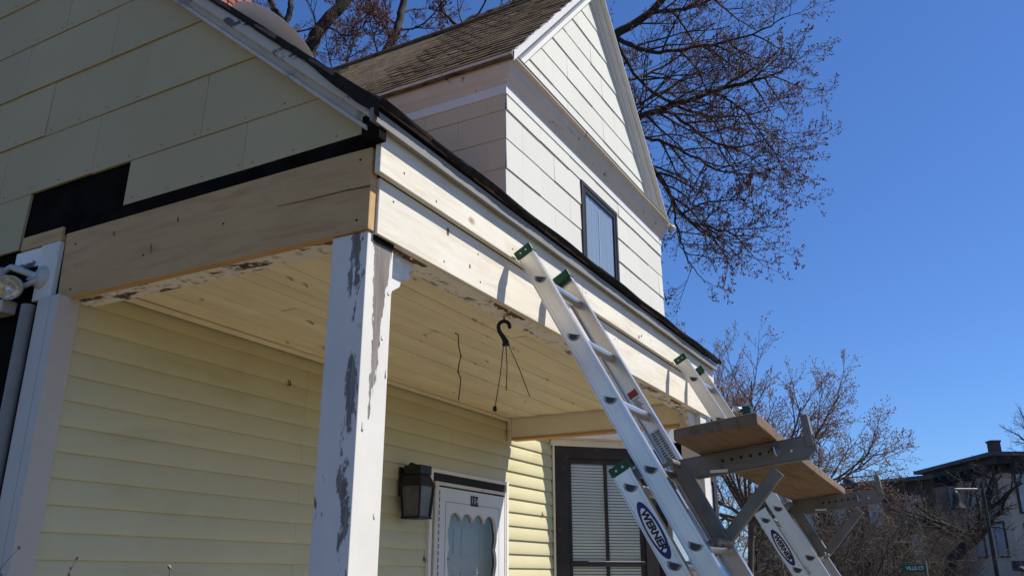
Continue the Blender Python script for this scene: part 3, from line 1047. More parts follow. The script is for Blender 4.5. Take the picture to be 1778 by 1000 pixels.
base = 3.867
for k in range(-6, 1):
    z0 = base + 0.2815 * k
    wing_row(z0, min(z0 + 0.2815, 4.03), WL + 0.3 * (k % 2), WL - 0.004, WR)
for k in range(0, 8):
    z0 = 4.36 if k == 0 else 4.646 + 0.2815 * (k - 1)
    z1 = 4.646 + 0.2815 * k if k else 4.646
    wing_row(z0, z1, WL + 0.3 * (k % 2), WL, WR, True)
# cheek shingles
for k in range(-6, 1):
    z0 = base + 0.2815 * k
    z1 = min(z0 + 0.2815, 4.03)
    y = YW + 0.18 + 0.3 * (k % 2) - W_
    while y < 7.4:
        a, b = max(y, YW), y + W_
        if b - a > 0.02:
            shingle_poly(cheek, M['cheek_siding_shade'], [(a, z0), (b, z0), (b, z1 - 0.002), (a, z1 - 0.002)], WL + 0.002, 'y', 0.0)
        y += W_

# wing window
win = MB()
win.box(WX0, WX1, YW - 0.028, YW + 0.02, WZ1 - 0.045, WZ1)
win.box(WX0, WX0 + 0.045, YW - 0.028, YW + 0.02, WZ0, WZ1 - 0.0451)
win.box(WX1 - 0.045, WX1, YW - 0.028, YW + 0.02, WZ0, WZ1 - 0.0451)
win.box(WX0, WX1, YW - 0.04, YW + 0.02, WZ0 - 0.05, WZ0 - 0.0001)
win = win.build('upper_window', M['brown_frame'], house, bevel=0.003)
fr = MB()
a0, a1, c0, c1 = WX0 + 0.05, WX1 - 0.05, WZ0 + 0.01, WZ1 - 0.05
fr.box(a0, a1, YW - 0.022, YW - 0.006, c1 - 0.05, c1)
fr.box(a0, a0 + 0.06, YW - 0.022, YW - 0.006, c0, c1 - 0.0501)
fr.box(a1 - 0.05, a1, YW - 0.022, YW - 0.006, c0, c1 - 0.0501)
fr.build('sash', M['black'], win, bevel=0.003)
MB().add([(a0 + 0.05, YW - 0.012, c0), (a1 - 0.04, YW - 0.012, c0), (a1 - 0.04, YW - 0.012, c1 - 0.04), (a0 + 0.05, YW - 0.012, c1 - 0.04)], [(0, 1, 2, 3)]).build('pane', M['glass_sky'], win)
for (p, q) in ((a0 + 0.052, 7.7235), (7.7205, a1 - 0.042)):
    b = MB()
    n_ = 26
    vs = []
    for i in range(n_ + 1):
        x = p + (q - p) * i / n_
        yv = YW - 0.0045 + 0.0016 * math.sin(i * 0.8)
        vs += [(x, yv, c0), (x, yv, c1 - 0.05)]
    b.add(vs, [(2 * i, 2 * i + 2, 2 * i + 3, 2 * i + 1) for i in range(n_)], True)
    b.build('curtain', M['curtain'], win)

box('curtain_edge', M['logo_white'], win, 7.712, 7.724, YW - 0.0095, YW - 0.008, c0, c1 - 0.10)
# --- front door
casing = MB()
casing.box(DL, DL + 0.035, YW - 0.030, YW + 0.0, G + 0.2, DT)
casing.box(DR - 0.035, DR, YW - 0.030, YW + 0.0, G + 0.2, DT)
casing.box(DL, DR, YW - 0.0305, YW + 0.0, DT - 0.022, DT)
door = casing.build('front_door', M['trim_clean'], house, bevel=0.003)
box('header_gap', M['dark_int'], door, DL + 0.036, DR - 0.036, YW - 0.012, YW - 0.006, DT - 0.075, DT - 0.0225)
jm = MB()
jm.box(DL + 0.036, DL + 0.060, YW - 0.014, YW + 0.0, G + 0.2, DT - 0.0755)
jm.box(DR - 0.052, DR - 0.036, YW - 0.014, YW + 0.0, G + 0.2, DT - 0.0755)
jm.build('jamb', M['brown_frame'], door)
zf = MB()
zf.box(DL + 0.055, DL + 0.098, YW - 0.034, YW - 0.014, G + 0.2, DT - 0.078)
zf.box(DR - 0.066, DR - 0.050, YW - 0.034, YW - 0.014, G + 0.2, DT - 0.078)
zf.box(DL + 0.0981, DR - 0.0661, YW - 0.0345, YW - 0.014, DT - 0.100, DT - 0.0785)
zf.build('storm_frame', M['trim'], door, bevel=0.002)
# storm door panel with scalloped opening
x0, x1, z0, z1 = DL + 0.104, DR - 0.070, G + 0.215, DT - 0.112
ox0, ox1, oz0, oz1 = x0 + 0.135, x1 - 0.135, G + 0.75, z1 - 0.205
outl = []
ns = 4
sw = (ox1 - ox0) / ns
for i in range(ns):                       # top scallops, left to right
    for j in range(7):
        a = math.pi * (1 - j / 6.0)
        outl.append((ox0 + sw * (i + .5) + sw / 2 * math.cos(a), oz1 + sw * 0.36 * math.sin(a)))
nsd = 7
sh = (oz1 - oz0) / nsd
for i in range(nsd):                      # right side, downwards
    for j in range(1, 6):
        a = math.pi * j / 5.0
        outl.append((ox1 + 0.022 * math.sin(a), oz1 - sh * (i + j / 5.0)))
for i in range(nsd):                      # left side, upwards
    for j in range(0, 5):
        a = math.pi * j / 5.0
        outl.append((ox0 - 0.022 * math.sin(a), oz0 + sh * (i + j / 5.0)))
cxm, czm = (ox0 + ox1) / 2, (oz0 + oz1) / 2


def to_rect(p, xa, xb, za, zb):
    dx_, dz_ = p[0] - cxm, p[1] - czm
    k = min((xb - cxm) / dx_ if dx_ > 0 else ((xa - cxm) / dx_ if dx_ < 0 else 1e9), (zb - czm) / dz_ if dz_ > 0 else ((za - czm) / dz_ if dz_ < 0 else 1e9))
    return (cxm + dx_ * k, czm + dz_ * k)


# insert corner rays so the outer rectangle is exact
import bisect
ang = lambda p: math.atan2(p[1] - czm, p[0] - cxm)
ring = sorted(outl, key=ang)
for cxx, czz in ((x0, z0), (x1, z0), (x1, z1), (x0, z1)):
    a = ang((cxx, czz))
    best = min(range(len(ring)), key=lambda i: abs(ang(ring[i]) - a))
    d_ = math.hypot(ring[best][0] - cxm, ring[best][1] - czm)
    ring[best] = (cxm + d_ * math.cos(a), czm + d_ * math.sin(a))
rect = [to_rect(p, x0, x1, z0, z1) for p in ring]
n_ = len(ring)
sd_ = MB()
yf, yb = YW - 0.030, YW - 0.008
sd_.add([(p[0], yf, p[1]) for p in rect] + [(p[0], yf, p[1]) for p in ring], [(i, (i + 1) % n_, n_ + (i + 1) % n_, n_ + i) for i in range(n_)])
sd_.add([(p[0], yf, p[1]) for p in ring] + [(p[0], yb, p[1]) for p in ring], [(i, (i + 1) % n_, n_ + (i + 1) % n_, n_ + i) for i in range(n_)])
sd_.add([(p[0], yf, p[1]) for p in rect] + [(p[0], yb, p[1]) for p in rect], [(i, n_ + i, n_ + (i + 1) % n_, (i + 1) % n_) for i in range(n_)])
storm = sd_.build('storm_door', M['door_white'], house)
gv = MB()                                  # pressed groove around the insert
ga0, ga1, gz0, gz1 = ox0 - 0.055, ox1 + 0.055, oz0 - 0.1, oz1 + 0.115
for (a, b, c, d) in ((ga0, ga1, gz1, gz1 + 0.003), (ga0, ga0 + 0.003, gz0, gz1), (ga1 - 0.003, ga1, gz0, gz1)):
    gv.box(a, b, yf - 0.0012, yf - 0.0004, c, d)
gv.build('insert_seam', M['print_grey'], storm)
hg = MB()
for i in range(46):
    hg.box(x0 + 0.002, x0 + 0.007, yf - 0.003, yf - 0.0005, z0 + i * 0.042, z0 + i * 0.042 + 0.028)
hg.build('piano_hinge', M['black'], storm)
MB().add([(ox0 - 0.03, yb - 0.004, oz0 - 0.03), (ox1 + 0.03, yb - 0.004, oz0 - 0.03), (ox1 + 0.03, yb - 0.004, oz1 + 0.1), (ox0 - 0.03, yb - 0.004, oz1 + 0.1)], [(0, 1, 2, 3)]).build('pane', M['glass'], storm)
# number plate
px_, pz_ = (x0 + x1) / 2 + 0.005, z1 - 0.062
for i, c in enumerate("104"):
    xx = px_ + (i - 1) * 0.034
    t = box('number_tile', M['black'], storm, xx - 0.0155, xx + 0.0155, yf - 0.004, yf - 0.0006, pz_ - 0.034, pz_ + 0.034)
    text('numeral', c, 0.062, M['logo_white'], t, (xx, yf - 0.004, pz_), (1, 0, 0), (0, 0, 1), sx=0.78)
# panelled inner door
YI = YW + 0.085
idoor = box('inner_door', M['door_blue'], house, 4.681, 5.644, YI - 0.0045, YI + 0.03, G + 0.2, 0.599)
for i, (za, zb) in enumerate(((0.13, 0.33), (-0.45, 0.03), (-1.1, -0.55))):
    for (xa, xb) in ((DL + 0.22, DL + 0.47), (DL + 0.56, DL + 0.82)):
        f = MB()
        f.box(xa, xb, YI - 0.0095, YI - 0.0047, za, za + 0.014)
        f.box(xa, xb, YI - 0.0095, YI - 0.0047, zb - 0.014, zb)
        f.box(xa, xa + 0.014, YI - 0.0095, YI - 0.0047, za + 0.0141, zb - 0.0141)
        f.box(xb - 0.014, xb, YI - 0.0095, YI - 0.0047, za + 0.0141, zb - 0.0141)
        f.build('panel_moulding', M['door_blue'], idoor)
MB().lathe([(0, 0.004), (0.008, 0.003), (0.009, 0)], (DL + 0.40, YI - 0.0047, 0.11), 10, (0, -1, 0)).build('peephole', M['black'], idoor)

# --- bay window (45 degree side faces)
B0 = Vector((6.49, YW, 0))
du = Vector((1, -1, 0)).normalized()
nb = Vector((-1, -1, 0)).normalized()
BL = 1.0
bay = MB().prism([(6.56, YW - 0.001, G), (6.56 + 0.70, YW - 0.701, G), (8.95, YW - 0.701, G), (9.65, YW - 0.001, G)], (0, 0, H + 1.04)).build('bay_window', M['dark_int'], house)


def bb(name, m, par, s0, s1, d0, d1, za, zb, bevel=0.003):
    """box on the near bay face: along s, out by d"""
    p = []
    for z in (za, zb):
        for (s_, d_) in ((s0, d1), (s1, d1), (s1, d0), (s0, d0)):
            q = B0 + du * s_ + nb * d_
            p.append((q.x, q.y, z))
    return MB().hexa(p).build(name, m, par, bevel=bevel)


bb('bay_frieze', M['trim_clean'], bay, -0.02, 1.02, 0.0, 0.05, 1.045, 1.099)
bb('bay_soffit', M['trim_clean'], bay, -0.16, 1.10, 0.0, 0.155, 1.10, 1.22)
MB().prism([(6.24, YW - 0.001, 1.221), (7.10, YW - 0.86, 1.221), (9.0, YW - 0.80, 1.221), (9.8, YW - 0.001, 1.221)], (0, 0, 0.12)).build('bay_roof', M['shingle_edge'], house)
bb('jamb_trim', M['trim_clean'], bay, 0.0, 0.018, 0.0, 0.034, G + 0.3, 1.044)
bb('window_frame', M['brown_frame'], bay, 0.019, 0.130, -0.02, 0.040, -0.6, 1.044)
bb('window_frame', M['brown_frame'], bay, 0.815, 0.925, -0.02, 0.040, -0.6, 1.044)
bb('window_frame', M['brown_frame'], bay, 0.1301, 0.8149, -0.02, 0.0395, 0.945, 1.044)
bb('window_frame', M['brown_frame'], bay, 0.019, 0.925, -0.02, 0.06, -0.68, -0.601)
for z_a, z_b in ((0.12, 0.945), (-0.6, 0.075)):
    bb('sash_stile', M['brown_frame'], bay, 0.131, 0.165, -0.02, 0.022, z_a, z_b, 0.002)
    bb('sash_stile', M['brown_frame'], bay, 0.780, 0.814, -0.02, 0.022, z_a, z_b, 0.002)
    bb('muntin', M['brown_frame'], bay, 0.4655, 0.4905, -0.02, 0.0225, z_a, z_b, 0.002)
    bb('pane', M['glass'], bay, 0.166, 0.779, 0.008, 0.012, z_a, z_b, 0)
bb('sash_rail', M['brown_frame'], bay, 0.131, 0.814, -0.02, 0.0228, 0.905, 0.945, 0.002)
bb('meeting_rail', M['brown_frame'], bay, 0.131, 0.814, -0.02, 0.030, 0.0755, 0.1195, 0.002)
bb('worn_edge', M['trim'], bay, 0.30, 0.80, 0.0301, 0.0315, 0.113, 0.1195, 0)
bl = MB()
z = 0.90
while z > -0.6:
    p = []
    for (s_, d_, zz) in ((0.166, -0.004, z), (0.779, -0.004, z + 0.001), (0.779, 0.004, z + 0.0185), (0.166, 0.004, z + 0.0185)):
        q = B0 + du * s_ + nb * d_
        p.append((q.x, q.y, zz))
    bl.add(p, [(0, 1, 2, 3)])
    z -= 0.0245
bl.build('blind', M['blind'], bay, kind='stuff')
# front face of the bay, partly seen behind the ladder
box('front_window_frame', M['brown_frame'], bay, 7.26, 7.38, YW - 0.73, YW - 0.70, -0.6, 1.03)
box('front_window_frame', M['brown_frame'], bay, 8.80, 8.92, YW - 0.73, YW - 0.70, -0.6, 1.03)
box('front_window_frame', M['brown_frame'], bay, 7.3801, 8.7999, YW - 0.73, YW - 0.70, 0.92, 1.03)
box('front_pane', M['far_window'], bay, 7.3801, 8.7999, YW - 0.712, YW - 0.702, -0.6, 0.919)

# --- chimney
ch_p = at(437, 18, 7.2)
ch_c = Vector((ch_p.x - 0.31, ch_p.y + 0.31))
ch_w, ch_d = 0.62, 0.62
chim = box('chimney', M['mortar'], house, ch_c.x - ch_w / 2 + 0.012, ch_c.x + ch_w / 2 - 0.012, ch_c.y - ch_d / 2 + 0.012, ch_c.y + ch_d / 2 - 0.012, 4.0, 6.6)
z = 4.9
r_ = 0
while z < 6.6:
    for side in range(4):
        n_ = 3
        for i in range(n_):
            o_ = (i + 0.5) / n_ - 0.5 + (0.0 if r_ % 2 else 1 / 6 if i < n_ - 1 else 0)
            o_ = max(-0.34, min(0.34, o_))
            if side == 0: piece('brick', M['brick'], chim, (0.195, 0.05, 0.058), (ch_c.x + o_ * ch_w, ch_c.y - ch_d / 2 + 0.02, z))
            elif side == 1: piece('brick', M['brick'], chim, (0.05, 0.195, 0.058), (ch_c.x - ch_w / 2 + 0.02, ch_c.y + o_ * ch_d, z))
    z += 0.068
    r_ += 1

# ================================================================== things on the house
# satellite dish on the roof
dc = at(474, 82, 4.55)
e1 = (cR * 140 - cU * 88).normalized()
e2 = (cR * 0.533 + cU * 0.848).normalized()
dn = (e2 * 0.90 + cF * 0.43).normalized()
dish = thing('satellite_dish', (dc.x, dc.y, roofz(dc.y)), 'pale grey satellite dish standing on the roof behind the sloping gable edge', 'satellite dish')
prof_d = [(0.0, -0.07), (0.08, -0.066), (0.17, -0.05), (0.25, -0.025), (0.325, 0.005), (0.332, 0.008), (0.325, 0.012), (0.25, -0.018), (0.17, -0.043), (0.0, -0.062)]
MB().lathe(prof_d, dc, 48, dn).build('reflector', M['dish'], dish)
MB().tube([dc - dn * 0.06, dc - dn * 0.14 + Vector((0, 0.05, -0.06)), Vector((dc.x + 0.02, dc.y + 0.10, roofz(dc.y + 0.10)))], 0.02, 8).build('mast', M['galv'], dish)
MB().tube([dc - dn * 0.05 - e2 * 0.3, dc + dn * 0.3 - e2 * 0.22, dc + dn * 0.36 - e2 * 0.1], 0.012, 6).build('feed_arm', M['galv'], dish)

# bent wire on the wing roof
wb = Vector((5.62, 4.95, 4.46))
MB().tube([wb, wb + Vector((-0.02, 0, 0.06)), wb + Vector((-0.05, 0.01, 0.13)), wb + Vector((-0.055, 0.01, 0.20))], 0.006, 5).build('bent_wire', M['black'], None, 'short black bent wire sticking up from the brown shingle roof edge', 'wire')

# wall lantern
lx, ly, lz = 4.36, YW - 0.12, 0.44
lan = thing('wall_lantern', (lx, ly, 0.3), 'black wall lantern with smoky panes hanging left of the front door', 'wall lantern')
MB().box(lx - 0.055, lx + 0.055, YW - 0.025, YW - 0.0145, lz + 0.02, lz + 0.2).build('back_plate', M['black_metal'], lan, bevel=0.004)
MB().tube([(lx, YW - 0.02, lz + 0.17), (lx, YW - 0.07, lz + 0.22), (lx, ly, lz + 0.20)], 0.012, 8).build('arm', M['black_metal'], lan)
hw = 0.072
rf = MB()
rf.hexa([(lx - hw - .012, ly - hw - .012, lz + 0.08), (lx + hw + .012, ly - hw - .012, lz + 0.08), (lx + hw + .012, ly + hw + .012, lz + 0.08), (lx - hw - .012, ly + hw + .012, lz + 0.08),
         (lx - 0.055, ly - 0.055, lz + 0.15), (lx + 0.055, ly - 0.055, lz + 0.15), (lx + 0.055, ly + 0.055, lz + 0.15), (lx - 0.055, ly + 0.055, lz + 0.15)])
rf.box(lx - 0.062, lx + 0.062, ly - 0.062, ly + 0.062, lz + 0.1501, lz + 0.205)
rf.build('roof', M['black_metal'], lan, bevel=0.004)
bw = 0.060
for (sx_, sy_) in ((-1, -1), (1, -1), (-1, 1), (1, 1)):
    MB().bar((lx + sx_ * bw, ly + sy_ * bw, lz - 0.10), (lx + sx_ * hw, ly + sy_ * hw, lz + 0.08), 0.010, 0.010, (0, 1, 0)).build('corner_bar', M['black_metal'], lan)
MB().box(lx - bw - .008, lx + bw + .008, ly - bw - .008, ly + bw + .008, lz - 0.112, lz - 0.098).build('base', M['black_metal'], lan)
for (sx_, sy_) in ((0, -1), (-1, 0), (1, 0)):
    w0, w1 = bw - 0.004, hw - 0.004
    if sx_ == 0:
        v = [(lx - w0, ly - w0, lz - 0.098), (lx + w0, ly - w0, lz - 0.098), (lx + w1, ly - w1, lz + 0.08), (lx - w1, ly - w1, lz + 0.08)]
    else:
        v = [(lx + sx_ * w0, ly - w0, lz - 0.098), (lx + sx_ * w0, ly + w0, lz - 0.098), (lx + sx_ * w1, ly + w1, lz + 0.08), (lx + sx_ * w1, ly - w1, lz + 0.08)]
    MB().add(v, [(0, 1, 2, 3)]).build('pane', M['lantern_glass'], lan)

# floodlight at the corner
fx, fy, fz = 1.93, 3.40, 1.145
fld = thing('floodlight', (fx, fy, fz - 0.1), 'white twin head floodlight with motion sensor under the beam end', 'floodlight')
MB().lathe([(0, 0.03), (0.05, 0.025), (0.055, 0.0)], (1.985, fy - 0.1, fz + 0.03), 14, (-1, 0, 0)).build('mount', M['white_plastic'], fld)
for (dy_, dz_, tilt) in ((0.015, -0.01, (-0.62, -0.72, -0.3)), (0.23, 0.055, (-0.3, 0.9, -0.3))):
    ax = Vector(tilt).normalized()
    c = Vector((1.915, fy + dy_, fz + dz_))
    hd = MB().lathe([(0, -0.10), (0.026, -0.10), (0.030, -0.06), (0.030, -0.04), (0.046, -0.02), (0.050, 0.02), (0.050, 0.055), (0.045, 0.055), (0.043, 0.04)], c, 20, ax).build('lamp_head', M['white_plastic'], fld)
    MB().lathe([(0.043, 0.048), (0.034, 0.030), (0.020, 0.016), (0.0, 0.010)], c, 20, ax).build('reflector', M['reflector'], hd)
    MB().lathe([(0.044, 0.050), (0.0, 0.053)], c, 20, ax).build('lens', M['lens'], hd)
    MB().tube([c - ax * 0.07, c - ax * 0.10 + Vector((0.02, -0.01, 0.03)), Vector((1.965, fy - 0.08, fz + 0.035))], 0.015, 8).build('swivel', M['white_plastic'], fld)
MB().box(1.90, 1.965, fy + 0.03, fy + 0.15, fz - 0.115, fz - 0.06).build('sensor', M['white_plastic'], fld, bevel=0.006)
MB().tube([(1.935, fy + 0.06, fz - 0.06), (1.95, fy, fz + 0.0), (1.965, fy - 0.08, fz + 0.02)], 0.012, 8).build('sensor_arm', M['white_plastic'], fld)

# plant hanger hook below the front beam
hk = Vector((3.03, 1.69, 1.055))
hang = thing('plant_hanger', (hk.x, hk.y, hk.z - 0.42), 'black plastic plant hanger hook with loose wires under the front beam', 'hook')
MB().tube([hk + Vector((0, 0, 0.0)), hk + Vector((0, 0, -0.022))], 0.0035, 6).build('screw_eye', M['black_metal'], hang)
hx = Vector((cR.x, cR.y, 0)).normalized()
pts = []
for i in range(13):
    a = R(-20 + 215 * i / 12)
    pts.append(hk + Vector((0, 0, -0.045)) + hx * (0.024 * math.cos(a)) + Vector((0, 0, 0.024 * math.sin(a))))
pts += [hk + hx * -0.020 + Vector((0, 0, -0.066)), hk + hx * -0.004 + Vector((0, 0, -0.09)), hk + hx * 0.008 + Vector((0, 0, -0.112))]
MB().tube(pts, [0.006] + [0.0085] * 12 + [0.009, 0.010, 0.013], 8).build('hook', M['black'], hang)
cn = hk + hx * 0.008 + Vector((0, 0, -0.122))
MB().lathe([(0, 0.014), (0.013, 0.012), (0.017, -0.006), (0.0, -0.008)], cn, 10).build('collar', M['black'], hang)
for (dxx, dl) in ((-0.045, 0.275), (0.002, 0.20), (0.100, 0.225)):
    e_ = cn + hx * dxx + Vector((0, 0, -dl))
    st = cn + hx * (0.010 if dxx > 0.05 else -0.010 if dxx < 0 else 0)
    MB().tube([st, st.lerp(e_, 0.5) + hx * 0.004, e_], 0.0021, 5).build('wire', M['black'], hang)
MB().lathe([(0, 0.012), (0.008, 0.006), (0.009, -0.01), (0, -0.014)], cn + hx * -0.045 + Vector((0, 0, -0.275)), 8).build('clip', M['black'], hang)

# dry vine hanging from the ceiling
vp = Vector((3.47, 2.20, 1.152))
b = MB()
pp = [vp + Vector((-0.03, 0, 0)), vp, vp + hx * 0.004 + Vector((0, 0, -0.06)), vp + hx * 0.016 + Vector((0, 0, -0.11)), vp + hx * 0.006 + Vector((0, 0, -0.16)), vp + hx * 0.003 + Vector((0, 0, -0.19)), vp + hx * 0.018 + Vector((0, 0, -0.23)), vp + hx * 0.012 + Vector((0, 0, -0.30)), vp + hx * 0.008 + Vector((0, 0, -0.335))]
b.tube(pp, 0.0028, 5)
for i in (3, 5):
    b.lathe([(0, 0.008), (0.006, 0), (0, -0.008)], pp[i], 6)
b.build('hanging_stem', M['black'], None, 'thin crooked black stem dangling from the porch ceiling', 'dry stem')

# ================================================================== LADDERS
LA = R(61.4)
eu = Vector((0, math.cos(LA), math.sin(LA)))
en = Vector((0, -math.sin(LA), math.cos(LA)))
RUNG = 0.299


def make_ladder():
    bx = 2.902
    o = Vector((bx, 1.452, 1.145))                # first rung of the upper section
    T = lambda x, s_, n_: Vector((bx + x, 0, 0)) + Vector((0, o.y, o.z)) + eu * s_ + en * n_
    foot = T(0.2, -(1.145 + H) / eu.z + 0.3, 0)
    lad = thing('extension_ladder', (foot.x, foot.y, G), 'aluminium extension ladder', 'ladder', 'extension ladders leaning on the porch')

    def lbox(mb, x0, x1, s0, s1, n0, n1):
        mb.hexa([T(x0, s0, n0), T(x1, s0, n0), T(x1, s0, n1), T(x0, s0, n1), T(x0, s1, n0), T(x1, s1, n0), T(x1, s1, n1), T(x0, s1, n1)])
        return mb

    def rail(xo, inward, s0, s1, nc, dep, fl):
        """channel: web at xo, flanges towards inward"""
        m = MB()
        h = dep / 2
        t = 0.0035
        w = inward * t
        lbox(m, min(xo, xo + w), max(xo, xo + w), s0, s1, nc - h + 0.0001, nc + h - 0.0001)
        f = inward * fl
        for (na, nb_) in ((nc - h, nc - h + t), (nc + h - t, nc + h)):
            lbox(m, min(xo - inward * .004, xo + f), max(xo - inward * .004, xo + f), s0, s1, na, nb_)
        # ribs on the web
        for nn in (-0.6, 0.6):
            lbox(m, min(xo - inward * .0018, xo), max(xo - inward * .0018, xo), s0, s1, nc + nn * h - 0.0012, nc + nn * h + 0.0012)
        return m.build('rail', M['aluminium'], lad)

    # upper (fly) section
    WF = 0.397
    dep = 0.074
    fs0, fs1 = -2.55, 0.165
    for (xo, inw) in ((0.0, 1), (WF, -1)):
        r = rail(xo, inw, fs0, fs1, 0, dep, 0.028)
        c = MB()
        xa, xb = (xo - 0.006, xo + 0.034) if inw > 0 else (xo - 0.034, xo + 0.006)
        lbox(c, xa, xb, fs1 - 0.032, fs1 + 0.010, -dep / 2 - 0.005, dep / 2 + 0.004)
        cap = c.build('end_cap', M['green_cap'], lad, bevel=0.004)
        for q in (-0.014, 0.014):
            p = T(xo - inw * 0.006, fs1 - 0.012, q)
            MB().lathe([(0, 0.002), (0.0045, 0.0012), (0.005, 0)], p, 10, (-inw, 0, 0)).build('rivet', M['rivet'], cap)
    # lower (base) section, on the house side of the fly
    bo = -0.088
    WBx0, WBx1 = -0.034, WF + 0.034
    bs1 = -0.830
    bs0 = -(1.145 - bo * 0 + H + en.z * bo) / eu.z + 0.05
    for (xo, inw) in ((WBx0, 1), (WBx1, -1)):
        r = rail(xo, inw, bs0, bs1, bo, dep, 0.028)
        c = MB()
        xa, xb = (xo - 0.005, xo + 0.032) if inw > 0 else (xo - 0.032, xo + 0.005)
        lbox(c, xa, xb, bs1 - 0.030, bs1 + 0.005, bo - dep / 2 - 0.004, bo + dep / 2 + 0.002)
        cap = c.build('end_cap', M['green_cap'], lad, bevel=0.004)
        for q in (-0.014, 0.014):
            p = T(xo - inw * 0.005, bs1 - 0.014, bo + q)
            MB().lathe([(0, 0.002), (0.0045, 0.0012), (0.005, 0)], p, 10, (-inw, 0, 0)).build('rivet', M['rivet'], cap)
        ft = MB()
        lbox(ft, xo - 0.02, xo + 0.02, bs0 - 0.05, bs0 + 0.06, bo - 0.045, bo + 0.045)
        ft.build('foot', M['black'], lad, bevel=0.006)
    # rungs with D-shaped swaged ends
    hor = Vector((0, -1, 0))

    def dshape(rad, c, x, k=1.0):
        up_ = (Vector((0, 0, 1)) * 0.96 + hor * 0.25).normalized()
        fw = up_.cross(Vector((1, 0, 0)))
        pts = []
        for i in range(13):
            a = math.pi + math.pi * i / 12
            pts.append(Vector((x, c.y, c.z)) + fw * (rad * math.cos(a)) + up_ * (rad * math.sin(a) + rad * 0.42))
        return pts

    def rungs(xa, xb, svals, nc):
        for s_ in svals:
            c = T(0, s_, nc)
            X0, X1 = bx + xa, bx + xb
            m = MB()
            m.tube([(X0 + 0.002, c.y, c.z), (X1 - 0.002, c.y, c.z)], 0.0185, 14)
            rg = m.build('rung', M['aluminium'], lad)
            for X, sg in ((X0, -1), (X1, 1)):
                Rr = []
                for rr, oo in ((0.0275, 0.0), (0.0265, 0.004), (0.0245, 0.0045), (0.0225, 0.003), (0.0215, 0.003), (0.0205, 0.0048), (0.0175, 0.002)):
                    Rr.append([p + Vector((sg * oo, 0, 0)) for p in dshape(rr, c, X)])
                sw_ = MB()
                n_ = 13
                vs = [p for r_2 in Rr for p in r_2]
                fs = []
                for i in range(len(Rr) - 1):
                    for j in range(n_):
                        fs.append((i * n_ + j, i * n_ + (j + 1) % n_, (i + 1) * n_ + (j + 1) % n_, (i + 1) * n_ + j))
                sw_.add(vs, fs)
                sw_.build('rung_collar', M['swage'], rg)
                pl = MB()
                P_ = [p + Vector((sg * 0.0022, 0, 0)) for p in dshape(0.0176, c, X)]
                pl.add(P_, [tuple(range(n_))])
                pl.build('rung_hole', M['plug'], rg)

    rungs(0.0, WF, [-RUNG * i for i in range(0, 9)], 0.0)
    rungs(WBx0, WBx1, [-0.920 - RUNG * i for i in range(0, 8) if -0.920 - RUNG * i > bs0 + 0.1], bo)
    # flange guides
    for xo, inw in ((0.0, 1), (WF, -1)):
        m = MB()
        lbox(m, xo - 0.012, xo + 0.030, -0.90, -0.865, -dep / 2 - 0.016, -dep / 2 - 0.001)
        m.build('guide_bracket', M['galv'], lad)

    # WERNER badge on the near lower rail
    ctr = T(WBx0 - 0.0022, -1.085, bo)
    ex = (-eu)
    ey = (-1.0) * Vector((1, 0, 0)).cross(ex)
    ey = ey if ey.dot(en) > 0 else -ey
    bad = MB()
    n_ = 40
    bad.add([ctr + ex * (0.108 * math.cos(t)) + ey * (0.0275 * math.sin(t)) for t in [2 * math.pi * i / n_ for i in range(n_)]], [tuple(range(n_))])
    badge = bad.build('badge', M['logo_blue'], lad)
    inn = MB()
    xn = Vector((-1, 0, 0))
    inn.add([ctr + xn * 0.0008 + ex * (0.0835 * math.cos(t)) + ey * (0.0205 * math.sin(t)) for t in [2 * math.pi * i / n_ for i in range(n_)]], [tuple(range(n_))])
    inn.build('badge_field', M['logo_white'], badge)
    ez = ex.cross(ey)
    text('badge_lettering', 'WERNER', 0.0345, M['black'], badge, ctr + xn * 0.0008, ex, ey if ez.x < 0 else -ey, bold=0.0016, shear=0.15, sx=1.06, lift=0.0008)
    # second green label lower down
    c2 = T(WBx0 - 0.0024, -1.335, bo)
    lb = MB()
    lb.add([c2 + ex * a + ey * b_ for a, b_ in ((-0.03, -0.026), (0.05, -0.026), (0.05, 0.026), (-0.03, 0.026))], [(0, 1, 2, 3)])
    g_ = lb.build('grade_label', M['sign_green'], lad)
    lb = MB()
    lb.add([c2 + xn * .0008 + ex * a + ey * b_ for a, b_ in ((-0.03, -0.026), (-0.019, -0.026), (-0.019, 0.026), (-0.03, 0.026))], [(0, 1, 2, 3)])
    lb.build('label_band', M['black'], g_)
    # warning labels on the inside of the far upper rail
    xi = WF - 0.0052

    def quad(m, s0, s1, n0, n1, dx=0.0):
        m.add([T(xi - dx, s0, n0), T(xi - dx, s0, n1), T(xi - dx, s1, n1), T(xi - dx, s1, n0)], [(0, 1, 2, 3)])
    m = MB()
    quad(m, -0.50, -0.47, -0.022, 0.020)
    dl = m.build('danger_label', M['print_grey'], lad)
    m = MB()
    quad(m, -0.494, -0.475, -0.018, 0.016, 0.0006)
    m.build('red_field', M['red'], dl)
    m = MB()
    for i in range(7):
        quad(m, -0.512 - i * 0.0085, -0.508 - i * 0.0085, -0.018 + 0.004 * (i % 2), 0.016 - 0.004 * ((i * 3) % 4))
    m.build('warning_print', M['print_grey'], dl)
    m = MB()
    quad(m, -0.590, -0.572, -0.007, 0.007)
    P_ = [T(xi, -0.589, -0.015), T(xi, -0.589, 0.015), T(xi, -0.612, 0.0)]
    m.add(P_, [(0, 1, 2)])
    m.build('arrow', M['black'], dl)
    m = MB()
    quad(m, -0.93, -0.665, -0.026, 0.018)
    ll = m.build('instruction_label', M['label_grey'], lad)
    m = MB()
